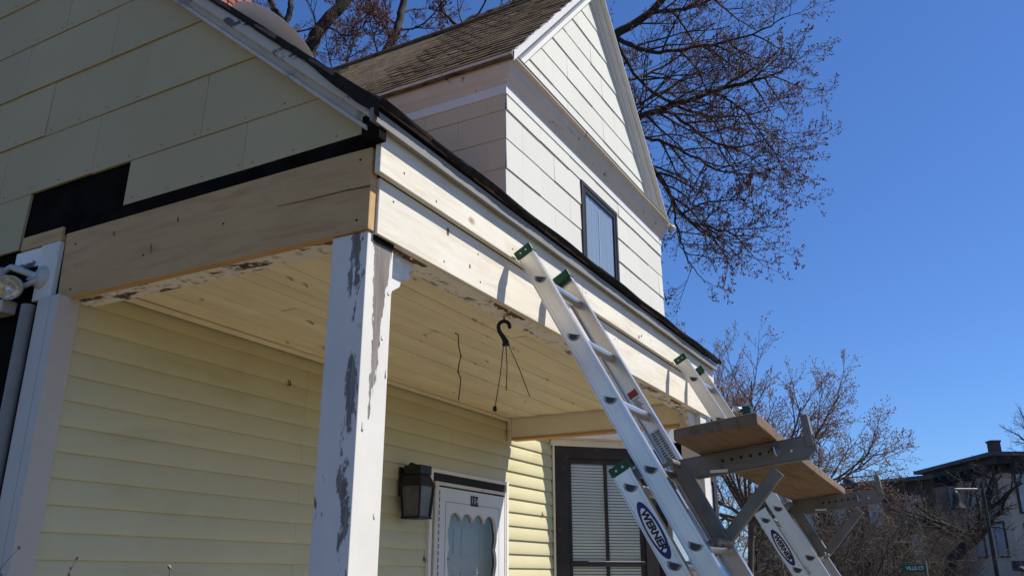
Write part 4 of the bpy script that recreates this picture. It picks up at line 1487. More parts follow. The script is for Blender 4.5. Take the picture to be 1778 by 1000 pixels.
    for i in range(23):
        for (na, nb_) in ((-0.024, -0.006), (-0.003, 0.016)):
            j = rnd.uniform(0, 0.006)
            quad(m, -0.925 + i * 0.0112, -0.919 + i * 0.0112, na + j, nb_ - j * 0.5, 0.0006)
    m.build('small_print', M['print_grey'], ll)
    # rope along the lower section
    return lad


lad1 = make_ladder()
lad2 = copy_tree(lad1, None, (2.09, 0, 0))
tag(lad1, 'nearer aluminium extension ladder leaning on the fascia beside the plant hook')
tag(lad2, 'farther aluminium extension ladder leaning at the right end of the porch')


# ------------------------------------------------------------------ ladder jacks
def make_jack():
    jx = 3.12
    o = thing('ladder_jack', (jx, 0.83, 0.09), 'grey steel ladder jack', 'ladder jack', 'ladder jacks carrying the plank')
    P2 = lambda y, z, x=jx: Vector((x, y, z))
    a, b = P2(0.985, 0.372), P2(0.485, 0.432)
    d = (b - a).normalized()
    up_ = Vector((1, 0, 0)).cross(d)
    up_ = up_ if up_.z > 0 else -up_
    # channel arm: web on the near side with flanges
    arm = MB()
    w = Vector((0.016, 0, 0))
    hh = 0.036
    # web with end shape
    prof_a = [a - up_ * hh * 0.4 - d * 0.0, a + up_ * hh, b + up_ * hh, b - up_ * hh * 0.4, b - up_ * hh - d * 0.03, a - up_ * hh + d * 0.06]
    arm.prism([p - w for p in prof_a], (0.004, 0, 0))
    arm.bar(a + up_ * (hh + 0.002) , b + up_ * (hh + 0.002), 0.034, 0.004, up_)
    arm.bar(a + d * 0.06 - up_ * (hh + 0.002), b - d * 0.03 - up_ * (hh + 0.002), 0.034, 0.004, up_)
    A = arm.build('arm', M['galv'], o, bevel=0.0015)
    for i in range(6):
        c = a.lerp(b, 0.34 + 0.068 * i) - w + up_ * 0.006
        MB().lathe([(0.0, 0.0006), (0.0062, 0.0006)], c, 12, (-1, 0, 0)).build('hole', M['black'], A)
    c = a.lerp(b, 0.72) - w + up_ * 0.002
    MB().lathe([(0, 0.012), (0.007, 0.012), (0.007, 0.004), (0.021, 0.004), (0.022, 0.0)], c, 14, (-1, 0, 0)).build('adjuster_bolt', M['galv'], A)
    MB().tube([c + Vector((-0.014, 0, 0)) + up_ * 0.018, c + Vector((-0.016, 0, 0)), c + Vector((-0.014, 0, 0)) - up_ * 0.016 + d * 0.004], 0.0025, 6).build('cotter_pin', M['rivet'], A)
    MB().box(jx - 0.0172, jx - 0.0162, 0.80, 0.865, 0.357, 0.368).build('slot', M['trim_clean'], A)
    c = a.lerp(b, 0.83) - w - up_ * 0.004
    MB().lathe([(0, 0.0012), (0.005, 0.0012)], c, 8, (-1, 0, 0)).build('pin_hole', M['trim_clean'], A)
    # upturned stop at the outer end
    st = MB()
    sb_ = b - d * 0.018 + up_ * 0.0
    st.bar(sb_ - w * 0.0, sb_ + up_ * 0.112, 0.045, 0.026, d)
    st.build('end_stop', M['galv'], o, bevel=0.003)
    # leg lying along the ladder
    lt, lb_ = P2(0.985, 0.395), P2(0.838, 0.118)
    MB().bar(lt, lb_, 0.036, 0.046, en).build('ladder_leg', M['galv'], o, bevel=0.003)
    MB().bar(lt + en * -0.03 + Vector((0.02, 0, 0)), lb_ + en * -0.03 + Vector((0.02, 0, 0)), 0.02, 0.016, en).build('ladder_leg', M['galv'], o, bevel=0.002)
    # brace
    MB().bar(P2(0.825, 0.128, jx + 0.004), P2(0.625, 0.352, jx + 0.004), 0.034, 0.042, (0, 0.7, 0.7)).build('brace', M['galv'], o, bevel=0.003)
    for (yy, zz) in ((0.985, 0.395), (0.832, 0.122)):
        MB().lathe([(0, 0.008), (0.008, 0.007), (0.010, 0.0)], (jx - 0.018, yy, zz), 12, (-1, 0, 0)).build('pivot_bolt', M['galv'], o)
    # hooks that clasp the rungs
    for (yy, zz) in ((0.985, 0.395), (0.838, 0.118)):
        p = P2(yy, zz)
        for xx in (-0.10, 0.10):
            MB().tube([p + Vector((xx, 0, 0)) - en * 0.01, p + Vector((xx, 0, 0)) - en * 0.055 + eu * 0.01, p + Vector((xx, 0, 0)) - en * 0.085 - eu * 0.012], 0.009, 8).build('rung_hook', M['galv'], o)
        MB().tube([p + Vector((-0.11, 0, 0)), p + Vector((0.11, 0, 0))], 0.013, 10).build('cross_bar', M['galv'], o)
    return o


j1 = make_jack()
j2 = copy_tree(j1, None, (2.14, 0, 0))
tag(j1, 'nearer grey steel ladder jack holding the plank on the nearer ladder')
tag(j2, 'farther grey steel ladder jack under the far end of the plank')

# ------------------------------------------------------------------ plank
b = MB()
xa, xb = 2.76, 5.42
tz = lambda y: 0.418 + 0.122 * (0.953 - y)
ya0, ya1 = 0.603, 0.885
yw_ = 0.041 * (xb - xa)
N = 14
vs = []
for i in range(N + 1):
    x = xa + (xb - xa) * i / N
    dyy = yw_ * i / N
    bow = -0.010 * math.sin(math.pi * i / N)
    for (yy, h) in ((ya0 + dyy, 0), (ya1 + dyy, 0), (ya1 + dyy, 0.040), (ya0 + dyy, 0.040)):
        vs.append((x, yy, tz(yy - dyy * 0.2) + h + bow + 0.003))
fs = [(0, 1, 2, 3), tuple(N * 4 + j for j in (3, 2, 1, 0))]
for i in range(N):
    for j in range(4):
        fs.append((i * 4 + j, (i + 1) * 4 + j, (i + 1) * 4 + (j + 1) % 4, i * 4 + (j + 1) % 4))
b.add(vs, fs)
pl = b.build('scaffold_plank', M['plank'], None, 'weathered brown wooden plank lying across the two ladder jacks', 'plank', bevel=0.004)
# small tool left on the plank
tp = Vector((2.81, 0.645, tz(0.645) + 0.044))
tool = thing('tape_measure', tp, 'small dark green tool with pale metal end lying on the plank', 'tool')
MB().box(tp.x - 0.024, tp.x + 0.024, tp.y - 0.018, tp.y + 0.012, tp.z, tp.z + 0.034).build('body', M['tool_green'], tool, bevel=0.008)
MB().lathe([(0, 0.02), (0.009, 0.018), (0.011, 0.0), (0.009, -0.014), (0, -0.016)], tp + Vector((-0.005, 0.028, 0.024)), 12, (0, 1, 0.3)).build('tip', M['rivet'], tool)


# ================================================================== TREES
class Twigs:
    """many thin tubes gathered as arrays"""
    def __init__(s): s.v, s.f, s.n = [], [], 0

    def tube(s, pts, rad, n):
        pts = np.asarray(pts, float)
        m = len(pts)
        d = np.gradient(pts, axis=0)
        d /= np.maximum(np.linalg.norm(d, axis=1, keepdims=True), 1e-9)
        a = np.array([0.31, 0.52, 0.79]) if abs(d[0] @ np.array([0.31, 0.52, 0.79])) < 0.9 else np.array([0.9, -0.3, 0.1])
        e = np.cross(d, a)
        e /= np.maximum(np.linalg.norm(e, axis=1, keepdims=True), 1e-9)
        q = np.cross(d, e)
        an = np.arange(n) * 2 * np.pi / n
        rad = np.asarray(rad)[:, None, None]
        ring = pts[:, None, :] + rad * (np.cos(an)[None, :, None] * e[:, None, :] + np.sin(an)[None, :, None] * q[:, None, :])
        s.v.append(ring.reshape(-1, 3))
        i = np.arange(m - 1)[:, None] * n
        k = np.arange(n)[None, :]
        k2 = (k + 1) % n
        f = np.stack([i + k, i + k2, i + n + k2, i + n + k], -1).reshape(-1, 4) + s.n
        s.f.append(f)
        s.n += m * n

    def build(s, name, m, parent, kind=None, smooth=True):
        v = np.concatenate(s.v)
        f = np.concatenate(s.f)
        org = ORG[parent]
        v = v + np.array([-org.x, -org.y, H - org.z])
        me = bpy.data.meshes.new(name)
        me.vertices.add(len(v))
        me.vertices.foreach_set("co", v.astype(np.float32).ravel())
        k = f.shape[1]
        me.loops.add(f.size)
        me.loops.foreach_set("vertex_index", f.astype(np.int32).ravel())
        me.polygons.add(len(f))
        me.polygons.foreach_set("loop_start", np.arange(0, f.size, k, dtype=np.int32))
        me.polygons.foreach_set("loop_total", np.full(len(f), k, np.int32))
        me.polygons.foreach_set("use_smooth", np.full(len(f), smooth))
        me.materials.append(m)
        me.update(calc_edges=True)
        me.validate()
        o = bpy.data.objects.new(name, me)
        COL.objects.link(o)
        o.parent = parent
        ORG[o] = org.copy()
        return tag(o, kind=kind)


class Buds:
    OCT = np.array([(0, 0, 1.5), (1, 0, 0), (0, 1, 0), (-1, 0, 0), (0, -1, 0), (0, 0, -1.2)], float)
    FC = np.array([(0, 1, 2), (0, 2, 3), (0, 3, 4), (0, 4, 1), (5, 2, 1), (5, 3, 2), (5, 4, 3), (5, 1, 4)])

    def __init__(s): s.p, s.r = [], []

    def add(s, p, r): s.p.append(p); s.r.append(r)

    def build(s, name, m, parent, rng):
        p = np.array(s.p)
        r = np.array(s.r)
        k = len(p)
        v = Buds.OCT[None] * r[:, None, None]
        t = rng.uniform(-0.9, 0.9, (k, 1))
        ph = rng.uniform(0, 6.28, (k, 1))
        x, y, z = v[..., 0], v[..., 1], v[..., 2]
        x2 = x * np.cos(t) + z * np.sin(t)
        z2 = -x * np.sin(t) + z * np.cos(t)
        v = np.stack([x2 * np.cos(ph) - y * np.sin(ph), x2 * np.sin(ph) + y * np.cos(ph), z2], -1) + p[:, None, :]
        f = Buds.FC[None] + (np.arange(k) * 6)[:, None, None]
        tw = Twigs()
        tw.v, tw.f = [v.reshape(-1, 3)], [f.reshape(-1, 3)]
        return tw.build(name, m, parent, kind='stuff', smooth=False)


def unit(v):
    return v / max(np.linalg.norm(v), 1e-9)


def grow(rng, out, p, d, Ln, r0, lev, prm, fat=None, buds=None):
    """recursive branch; out[lev] Twigs lists, prm[lev] dict of habits"""
    q = prm[lev]
    n = q['seg']
    pts = [np.array(p, float)]
    d = unit(np.array(d, float))
    for i in range(n):
        d = unit(d + rng.normal(0, q['wig'], 3) + np.array([0, 0, q['up'] * (1 if q.get('flip') is None else (-q['flip'] if i < n * 0.5 else 1))]) + np.array(q.get('bias', (0, 0, 0))))
        pts.append(pts[-1] + d * Ln / n)
    pts = np.array(pts)
    rad = r0 * np.linspace(1, q['tip'], n + 1)
    out[min(lev, len(out) - 1)].tube(pts, rad, q['sides'])
    if buds is not None and q.get('buds'):
        for k in range(q['buds']):
            t = rng.uniform(0.25, 1.0) * n
            i = min(int(t), n - 1)
            c = pts[i] + (pts[i + 1] - pts[i]) * (t - i)
            buds.add(c + rng.normal(0, q['bs'] * 1.2, 3), q['bs'] * rng.uniform(0.6, 1.3))
        buds.add(pts[-1], q['bs'] * 1.3)
    if lev + 1 < len(prm):
        spawn(rng, out, pts, rad, Ln, lev, prm, buds)
    return pts


def spawn(rng, out, pts, rad, Ln, lev, prm, buds, nchild=None, t0=None):
    q = prm[lev]
    n = len(pts) - 1
    nc = nchild or q['kids']
    lo_ = q['t0'] if t0 is None else t0
    for k in range(nc):
        t = (lo_ + (1 - lo_) * (k + rng.uniform(0.1, 0.9)) / nc) * n
        i = min(int(t), n - 1)
        c = pts[i] + (pts[i + 1] - pts[i]) * (t - i)
        ax = unit(pts[i + 1] - pts[i])
        side = unit(np.cross(ax, rng.normal(0, 1, 3)))
        ang = math.radians(rng.uniform(*q['ang']))
        dd = ax * math.cos(ang) + side * math.sin(ang)
        L2 = Ln * rng.uniform(*q['len']) * (1.15 - 0.5 * t / n)
        r2 = min(rad[i] * 0.75, prm[lev + 1]['rmax'])
        grow(rng, out, c, dd, L2, r2, lev + 1, prm, None, buds)


def A3(u, v, d):
    p = at(u, v, d)
    return np.array([p.x, p.y, p.z])


def smooth_path(ctrl, m=4):
    """Catmull-Rom through control points"""
    P = [np.array(c, float) for c in ctrl]
    P = [2 * P[0] - P[1]] + P + [2 * P[-1] - P[-2]]
    o = []
    for i in range(1, len(P) - 2):
        for k in range(m):
            t = k / m
            o.append(0.5 * (2 * P[i] + (P[i + 1] - P[i - 1]) * t + (2 * P[i - 1] - 5 * P[i] + 4 * P[i + 1] - P[i + 2]) * t * t + (3 * P[i] - P[i - 1] - 3 * P[i + 1] + P[i + 2]) * t ** 3))
    o.append(P[-2])
    return np.array(o)


# ---- big maple behind the house
rng = np.random.default_rng(11)
mb_ = A3(640, 330, 14.5)
maple = thing('maple_tree', (mb_[0], mb_[1], G), 'tall leafless maple tree with dark limbs and red buds behind the house', 'tree')
T0, T1, T2 = Twigs(), Twigs(), Twigs()
bd = Buds()
base_ = np.array([mb_[0], mb_[1], G])
fork = mb_ + np.array([0, 0, 0.6])
trunk = smooth_path([base_, base_ + (fork - base_) * 0.5 + np.array([0.1, 0, 0]), fork], 4)
T0.tube(trunk, np.linspace(0.42, 0.30, len(trunk)), 12)
prm = [
    dict(seg=8, wig=0.06, up=0.02, tip=0.3, sides=6, kids=7, t0=0.2, ang=(28, 62), len=(0.34, 0.62), rmax=0.09),
    dict(seg=8, wig=0.10, up=0.030, tip=0.25, sides=4, kids=8, t0=0.15, ang=(25, 60), len=(0.30, 0.55), rmax=0.024, flip=0.6),
    dict(seg=6, wig=0.09, up=0.12, tip=0.3, sides=3, kids=5, t0=0.2, ang=(20, 50), len=(0.28, 0.55), rmax=0.009, buds=2, bs=0.0095, flip=0.5),
    dict(seg=4, wig=0.12, up=0.22, tip=0.45, sides=3, kids=0, t0=0.2, ang=(20, 50), len=(0.3, 0.5), rmax=0.0048, buds=3, bs=0.010),
]
outs = [T0, T1, T2, T2]
D = 14.0
# limbs: control points in photo pixels + depth, base radius, tip radius, children, level of the children
limbs = [
    ([fork, A3(545, 180, 14.0), A3(537, 92, 13.8), A3(562, 42, 13.8), A3(606, -5, 13.9), A3(660, -90, 14.2), A3(700, -220, 14.5)], 0.17, 0.08, 7),
    ([fork, A3(470, 140, 13.6), A3(492, 52, 13.4), A3(470, 5, 13.2), A3(440, -60, 13.0)], 0.085, 0.04, 5),
    ([A3(492, 52, 13.4), A3(504, 20, 13.4), A3(512, -30, 13.5), A3(530, -130, 13.6)], 0.07, 0.03, 4),
    ([fork, A3(655, 160, 14.5), A3(668, 96, 14.6), A3(690, 52, 14.7), A3(702, 0, 14.8), A3(740, -120, 15.0)], 0.12, 0.06, 7),
    ([fork, A3(700, 180, 14.6), A3(800, 52, 15.2), A3(850, 25, 15.4), A3(905, 2, 15.6), A3(1010, -60, 15.8)], 0.12, 0.06, 7),
    ([fork, A3(820, 200, 14.0), A3(960, 130, 13.8), A3(1065, 62, 13.6), A3(1128, 22, 13.5), A3(1200, -60, 13.4)], 0.13, 0.055, 9),
    ([fork, A3(860, 260, 13.5), A3(1010, 225, 13.2), A3(1105, 205, 13.0), A3(1232, 161, 12.8), A3(1310, 140, 12.6), A3(1360, 125, 12.5)], 0.10, 0.010, 18),
    ([A3(1105, 205, 13.0), A3(1160, 196, 12.8), A3(1235, 245, 12.6), A3(1290, 255, 12.5), A3(1355, 225, 12.4)], 0.035, 0.008, 9),
    ([A3(860, 260, 13.5), A3(1040, 270, 13.8), A3(1130, 290, 13.5), A3(1185, 372, 13.2), A3(1235, 395, 13.0), A3(1325, 412, 12.8)], 0.06, 0.008, 11),
    ([A3(1130, 290, 13.5), A3(1165, 340, 13.3), A3(1175, 395, 13.2), A3(1192, 445, 13.1), A3(1225, 492, 13.0)], 0.03, 0.006, 8),
    ([A3(1040, 270, 13.8), A3(1120, 240, 13.7), A3(1190, 265, 13.5), A3(1260, 300, 13.4), A3(1330, 300, 13.3)], 0.045, 0.008, 10),
    ([A3(1065, 62, 13.6), A3(1130, 90, 13.4), A3(1220, 80, 13.2), A3(1310, 60, 13.0), A3(1360, 30, 12.9)], 0.05, 0.010, 10),
    ([A3(1065, 62, 13.6), A3(1110, 140, 13.5), A3(1190, 190, 13.3), A3(1270, 205, 13.2), A3(1345, 185, 13.1)], 0.04, 0.008, 10),
    ([A3(1128, 22, 13.5), A3(1180, 18, 13.3), A3(1250, -5, 13.1), A3(1320, -50, 13.0)], 0.05, 0.012, 8),
    ([A3(960, 130, 13.8), A3(1080, 140, 14.6), A3(1160, 110, 15.0), A3(1240, 40, 15.2)], 0.05, 0.012, 8),
    ([A3(1232, 161, 12.8), A3(1290, 190, 12.6), A3(1340, 260, 12.5), A3(1362, 275, 12.5)], 0.022, 0.006, 7),
    ([A3(1185, 372, 13.2), A3(1230, 350, 13.1), A3(1290, 345, 13.0), A3(1325, 325, 13.0)], 0.022, 0.006, 7),
    ([A3(800, 52, 15.2), A3(770, 20, 15.0), A3(760, -30, 15.0)], 0.04, 0.02, 5),
    ([A3(562, 42, 13.8), A3(605, 62, 13.6), A3(640, 30, 13.4), A3(655, -20, 13.4)], 0.025, 0.010, 9),
    ([A3(537, 110, 13.8), A3(590, 120, 13.5), A3(612, 80, 13.4), A3(625, 10, 13.3)], 0.02, 0.008, 9),
    ([A3(690, 52, 14.7), A3(730, 45, 14.4), A3(765, 10, 14.2), A3(800, -30, 14.0)], 0.022, 0.008, 8),
    ([A3(690, 52, 14.7), A3(655, 40, 14.9), A3(640, 0, 15.0)], 0.02, 0.010, 7),
    ([A3(850, 25, 15.4), A3(890, 50, 15.0), A3(930, 20, 14.8), A3(960, -20, 14.6)], 0.022, 0.008, 8),
    ([A3(492, 52, 13.4), A3(470, 40, 13.1), A3(445, 15, 12.9), A3(425, -20, 12.8)], 0.018, 0.008, 7),
    ([A3(1010, 225, 13.2), A3(1130, 170, 13.6), A3(1200, 130, 13.8), A3(1290, 100, 14.0)], 0.03, 0.007, 9),
]
for i, (ctrl, ra, rb, kids) in enumerate(limbs):
    pts = smooth_path(ctrl, 6)
    wob = rng.normal(0, 0.012, pts.shape)
    wob[0] = wob[-1] = 0
    pts = pts + wob
    rad = np.linspace(ra, rb, len(pts))
    (T0 if ra > 0.055 else T1).tube(pts, rad, 10 if ra > 0.055 else 6)
    Ls = np.linalg.norm(np.diff(pts, axis=0), axis=1).sum()
    big = ra > 0.055
    spawn(rng, outs, pts, rad, min(Ls, 3.1) if not big else 2.8, 0, prm, bd, int(kids * 1.15), 0.3 if big else 0.12)
T0.build('trunk', M['bark_maple'], maple)
T1.build('branches', M['bark_maple'], maple, kind='stuff')
T2.build('twigs', M['twig_maple'], maple, kind='stuff')
bd.build('buds', M['bud_maple'], maple, rng)


# ---- generic leafless tree or shrub from several stems
def bare_tree(name, basept, label, cat, group, seed, stems, length, r0, spread, prm, mats, bs=None, trunk=None, budmat=None):
    rng = np.random.default_rng(seed)
    t = thing(name, basept, label, cat, group)
    outs = [Twigs() for _ in range(3)]
    outs.append(outs[2])
    bd = Buds()
    b0 = np.array(basept, float)
    if trunk:
        tp_ = smooth_path([b0] + [np.array(p, float) for p in trunk], 4)
        outs[0].tube(tp_, np.linspace(r0 * 1.9, r0 * 1.3, len(tp_)), 9)
        b0 = tp_[-1]
    for k in range(stems):
        a = 2 * math.pi * (k + rng.uniform(-0.3, 0.3)) / stems
        el = math.radians(rng.uniform(*spread))
        d = np.array([math.cos(a) * math.cos(el), math.sin(a) * math.cos(el), math.sin(el)])
        grow(rng, outs, b0, d, length * rng.uniform(0.8, 1.1), r0, 0, prm, None, bd)
    for o_, nm, m_ in zip(outs, ('trunk', 'branches', 'twigs'), mats):
        if o_.v: o_.build(nm, m_, t, kind='stuff' if nm != 'trunk' else None)
    if bd.p: bd.build('buds', budmat, t, rng)
    return t


prm_b = [
    dict(seg=8, wig=0.07, up=0.03, tip=0.3, sides=6, kids=9, t0=0.22, ang=(20, 48), len=(0.35, 0.6), rmax=0.05),
    dict(seg=7, wig=0.09, up=0.03, tip=0.25, sides=4, kids=8, t0=0.2, ang=(22, 50), len=(0.3, 0.55), rmax=0.018),
    dict(seg=5, wig=0.11, up=0.04, tip=0.3, sides=3, kids=5, t0=0.2, ang=(22, 50), len=(0.35, 0.65), rmax=0.0075, buds=1, bs=0.0095),
    dict(seg=3, wig=0.12, up=0.05, tip=0.5, sides=3, kids=0, t0=0.2, ang=(22, 50), len=(0.3, 0.55), rmax=0.005, buds=2, bs=0.0095),
]
bp = at(1300, 1000, 16.5)
tb = at(1305, 905, 16.5)
bare_tree('cherry_tree', (bp.x, bp.y, G), 'spreading leafless tree with pale tan twigs beyond the scaffold plank', 'tree', None, 5, 17, 2.75, 0.04, (0, 80), prm_b,
          (M['bark_grey'], M['bark_grey'], M['twig_tan']), trunk=[(bp.x, bp.y, -0.4), (tb.x, tb.y, tb.z)], budmat=M['bud_tan'])

# ---- tangled brush behind the ladders
prm_s = [
    dict(seg=8, wig=0.14, up=0.0, tip=0.35, sides=4, kids=9, t0=0.15, ang=(25, 65), len=(0.35, 0.6), rmax=0.03),
    dict(seg=7, wig=0.17, up=-0.02, tip=0.3, sides=3, kids=8, t0=0.15, ang=(25, 70), len=(0.35, 0.6), rmax=0.016),
    dict(seg=5, wig=0.18, up=-0.02, tip=0.4, sides=3, kids=4, t0=0.15, ang=(25, 70), len=(0.35, 0.7), rmax=0.011),
    dict(seg=4, wig=0.2, up=0.0, tip=0.5, sides=3, kids=0, t0=0.2, ang=(25, 70), len=(0.3, 0.55), rmax=0.008),
]
brush = [(1270, 20, 2.9, 'tangled brown bush seen just behind the nearer ladder'),
         (1385, 24, 3.5, 'tangled brown bush seen behind the lower part of the farther ladder'),
         (1475, 27, 3.9, 'tangled brown bush below the far ladder jack tip'),
         (1545, 31, 4.3, 'tangled brown bush below the low dark roof, left of the green sign'),
         (1625, 44, 5.2, 'tangled brown bush between the low dark building and the corner building')]
for i, (u, d, h, lab) in enumerate(brush):
    p = at(u, 1000, d)
    bare_tree('tangled_bush', (p.x, p.y, G), lab, 'bush', 'tangled bushes beside the road', 30 + i, 13, h, 0.035, (35, 85), prm_s, (M['brush'], M['brush'], M['brush']))

# ---- dark street tree before the corner building
p = at(1652, 1000, 38)
prm_d = [
    dict(seg=9, wig=0.13, up=0.03, tip=0.3, sides=6, kids=7, t0=0.25, ang=(25, 55), len=(0.35, 0.6), rmax=0.08),
    dict(seg=7, wig=0.15, up=0.03, tip=0.3, sides=4, kids=6, t0=0.2, ang=(25, 60), len=(0.3, 0.55), rmax=0.035),
    dict(seg=5, wig=0.15, up=0.04, tip=0.35, sides=3, kids=4, t0=0.2, ang=(25, 60), len=(0.3, 0.6), rmax=0.018),
    dict(seg=3, wig=0.15, up=0.05, tip=0.5, sides=3, kids=0, t0=0.2, ang=(25, 60), len=(0.3, 0.6), rmax=0.011),
]
k1, k2, k3 = at(1650, 985, 38), at(1668, 955, 38), at(1692, 938, 38)
bare_tree('street_tree', (p.x, p.y, G), 'gnarled dark leafless street tree in front of the corner building', 'tree', None, 52, 10, 3.6, 0.15, (5, 80), prm_d,
          (M['bark_dark'], M['bark_dark'], M['bark_dark']), trunk=[tuple(k1), tuple(k2), tuple(k3)])
p = at(1905, 1000, 50)
bare_tree('street_tree', (p.x, p.y, G), 'leafless tree whose twigs enter at the right edge above the roof', 'tree', None, 58, 9, 4.6, 0.12, (35, 85), prm_d,
          (M['bark_dark'], M['bark_dark'], M['bark_grey']), trunk=[(p.x, p.y, 2.0), (p.x + 0.2, p.y, 5.0)])

# ================================================================== BACKGROUND BUILDINGS
def lb(mb, o, x0, x1, d0, d1, z0, z1):
    """box in axes: x = camera right, d = forward, about origin o"""
    c = lambda x, d, z: Vector((o.x, o.y, 0)) + cR * x + FH * d + Vector((0, 0, z))
    return mb.hexa([c(x0, d0, z0), c(x1, d0, z0), c(x1, d1, z0), c(x0, d1, z0), c(x0, d0, z1), c(x1, d0, z1), c(x1, d1, z1), c(x0, d1, z1)])


DB = 57.0
co = at(1720, 782, 55.8) + cR * 1.2 + FH * 1.2
co.z = 0
bldg = thing('corner_building', (co.x, co.y, G), 'grey three storey corner building with deep dark bracketed eaves and a chimney', 'building')
lb(MB(), co, 0, 14, 0, 9.6, G, 6.75).build('wall', M['stucco'], bldg)
rf = MB()
c_ = lambda x, d, z: Vector((co.x, co.y, 0)) + cR * x + FH * d + Vector((0, 0, z))
# roof: deep eave slab with low hip
rf.hexa([c_(-1.2, -1.2, 7.5), c_(4.0, -1.2, 7.5), c_(4.0, 10.1, 7.5), c_(-1.2, 10.1, 7.5), c_(-1.2, -1.2, 7.75), c_(4.0, -1.2, 7.75), c_(4.0, 10.1, 7.75), c_(-1.2, 10.1, 7.75)])
rf.hexa([c_(-1.1, -1.1, 7.751), c_(3.9, -1.1, 7.751), c_(3.9, 10.0, 7.751), c_(-1.1, 10.0, 7.751), c_(0.9, 2.0, 8.0), c_(1.9, 2.0, 8.0), c_(1.9, 6, 8.0), c_(0.9, 6, 8.0)])
ROOF = rf.build('roof', M['far_roof'], bldg)
sf = MB()
lb(sf, co, -0.65, 3.4, -0.65, 9.8, 7.05, 7.499)
lb(sf, co, -0.25, 3.0, -0.25, 9.7, 6.5, 7.049)
sf.build('eave_box', M['far_trim'], bldg)
for k in range(7):
    lb(MB(), co, -1.0, -0.26, 0.2 + k * 1.25, 0.45 + k * 1.25, 6.7, 7.04).build('eave_bracket', M['far_trim'], bldg)
for k in range(2):
    lb(MB(), co, 0.3 + k * 1.8, 0.55 + k * 1.8, -1.0, -0.26, 6.7, 7.04).build('eave_bracket', M['far_trim'], bldg)
cm = MB()
lb(cm, co, -0.15, 0.45, 0.4, 1.0, 7.76, 8.6)
lb(cm, co, -0.20, 0.50, 0.35, 1.05, 8.601, 8.72)
cm.build('chimney', M['chimney_far'], ROOF)
lw_ = MB()
lb(lw_, co, 3.0, 14.2, -0.3, 9.6, 6.751, 7.0)
lw_.build('cornice', M['far_trim'], bldg)


def far_window(face, pos, z0, z1, w):
    f, g, s = MB(), MB(), MB()
    if face == 'front':
        lb(f, co, pos - w / 2 - .14, pos + w / 2 + .14, -0.08, 0, z0 - .12, z1 + .18)
        lb(g, co, pos - w / 2, pos + w / 2, -0.10, -0.0801, z0, z1)
        lb(s, co, pos - w / 2, pos + w / 2, -0.13, -0.101, (z0 + z1) / 2 - .04, (z0 + z1) / 2 + .04)
        lb(s, co, pos - .03, pos + .03, -0.12, -0.1015, z0, z1)
    else:
        lb(f, co, -0.08, 0, pos - w / 2 - .14, pos + w / 2 + .14, z0 - .12, z1 + .18)
        lb(g, co, -0.10, -0.0801, pos - w / 2, pos + w / 2, z0, z1)
        lb(s, co, -0.13, -0.101, pos - w / 2, pos + w / 2, (z0 + z1) / 2 - .04, (z0 + z1) / 2 + .04)
    fo = f.build('window', M['far_trim'], bldg)
    g.build('pane', M['far_window'], fo)
    s.build('glazing_bar', M['stucco'], fo)


for d_ in (1.5, 4.2, 6.9):
    far_window('side', d_, 4.0, 6.3, 1.0)
    far_window('side', d_, 1.3, 3.3, 1.0)
for x_ in (1.3, 4.6, 8.0):
    far_window('front', x_, 4.0, 6.4, 1.0)
    far_window('front', x_ + 0.05, 1.2, 3.1, 0.95)
aw = MB()
aw.hexa([c_(-0.5, -1.5, 0.25), c_(12, -1.5, 0.25), c_(12, 0, 0.35), c_(-0.5, 0, 0.35), c_(-0.5, -1.5, 0.33), c_(12, -1.5, 0.33), c_(12, 0, 0.95), c_(-0.5, 0, 0.95)])
aw.build('awning', M['far_trim'], bldg)
lb(MB(), co, -0.5, 12, -1.56, -1.501, 0.22, 0.34).build('awning_edge', M['stucco'], bldg)

# lower dark building left of it
ob = at(1480, 1000, 62)
ob.z = 0
low = thing('brown_building', (ob.x, ob.y, G), 'long low dark brown building with flat roof left of the corner building', 'building')
oq = lambda x, d, z: Vector((ob.x, ob.y, 0)) + cR * x + FH * d + Vector((0, 0, z))
wv = MB()
wv.hexa([oq(-2.4, 14, G), oq(6.7, 0, G), oq(8, 14, G), oq(0, 26, G), oq(-2.4, 14, 6.6), oq(6.7, 0, 6.6), oq(8, 14, 6.6), oq(0, 26, 6.6)])
wv.build('wall', M['far_brown'], low)
wv = MB()
wv.hexa([oq(-2.9, 13.6, 6.601), oq(6.4, -0.6, 6.601), oq(8, 14, 6.601), oq(0, 26.5, 6.601), oq(-2.9, 13.6, 6.9), oq(6.4, -0.6, 6.9), oq(8, 14, 6.9), oq(0, 26.5, 6.9)])
LR = wv.build('roof', M['far_roof'], low)
MB().lathe([(0.0, 0.55), (0.35, 0.5), (0.45, 0.2), (0.45, 0)], oq(3.0, 6.2, 6.9), 12).build('roof_vent', M['far_trim'], LR)
for k in range(5):
    for (za, zb) in ((3.6, 5.6), (0.6, 2.8)):
        t_ = 0.1 + 0.19 * k
        p0, p1 = oq(-2.4, 14, 0).lerp(oq(6.7, 0, 0), t_), oq(-2.4, 14, 0).lerp(oq(6.7, 0, 0), t_ + 0.07)
        nn = (p1 - p0).cross(Vector((0, 0, 1))).normalized() * 0.1
        w_ = MB()
        w_.hexa([p0 + Vector((0, 0, za)), p1 + Vector((0, 0, za)), p1 + nn + Vector((0, 0, za)), p0 + nn + Vector((0, 0, za)),
                 p0 + Vector((0, 0, zb)), p1 + Vector((0, 0, zb)), p1 + nn + Vector((0, 0, zb)), p0 + nn + Vector((0, 0, zb))])
        w_.build('window', M['far_window'], low)

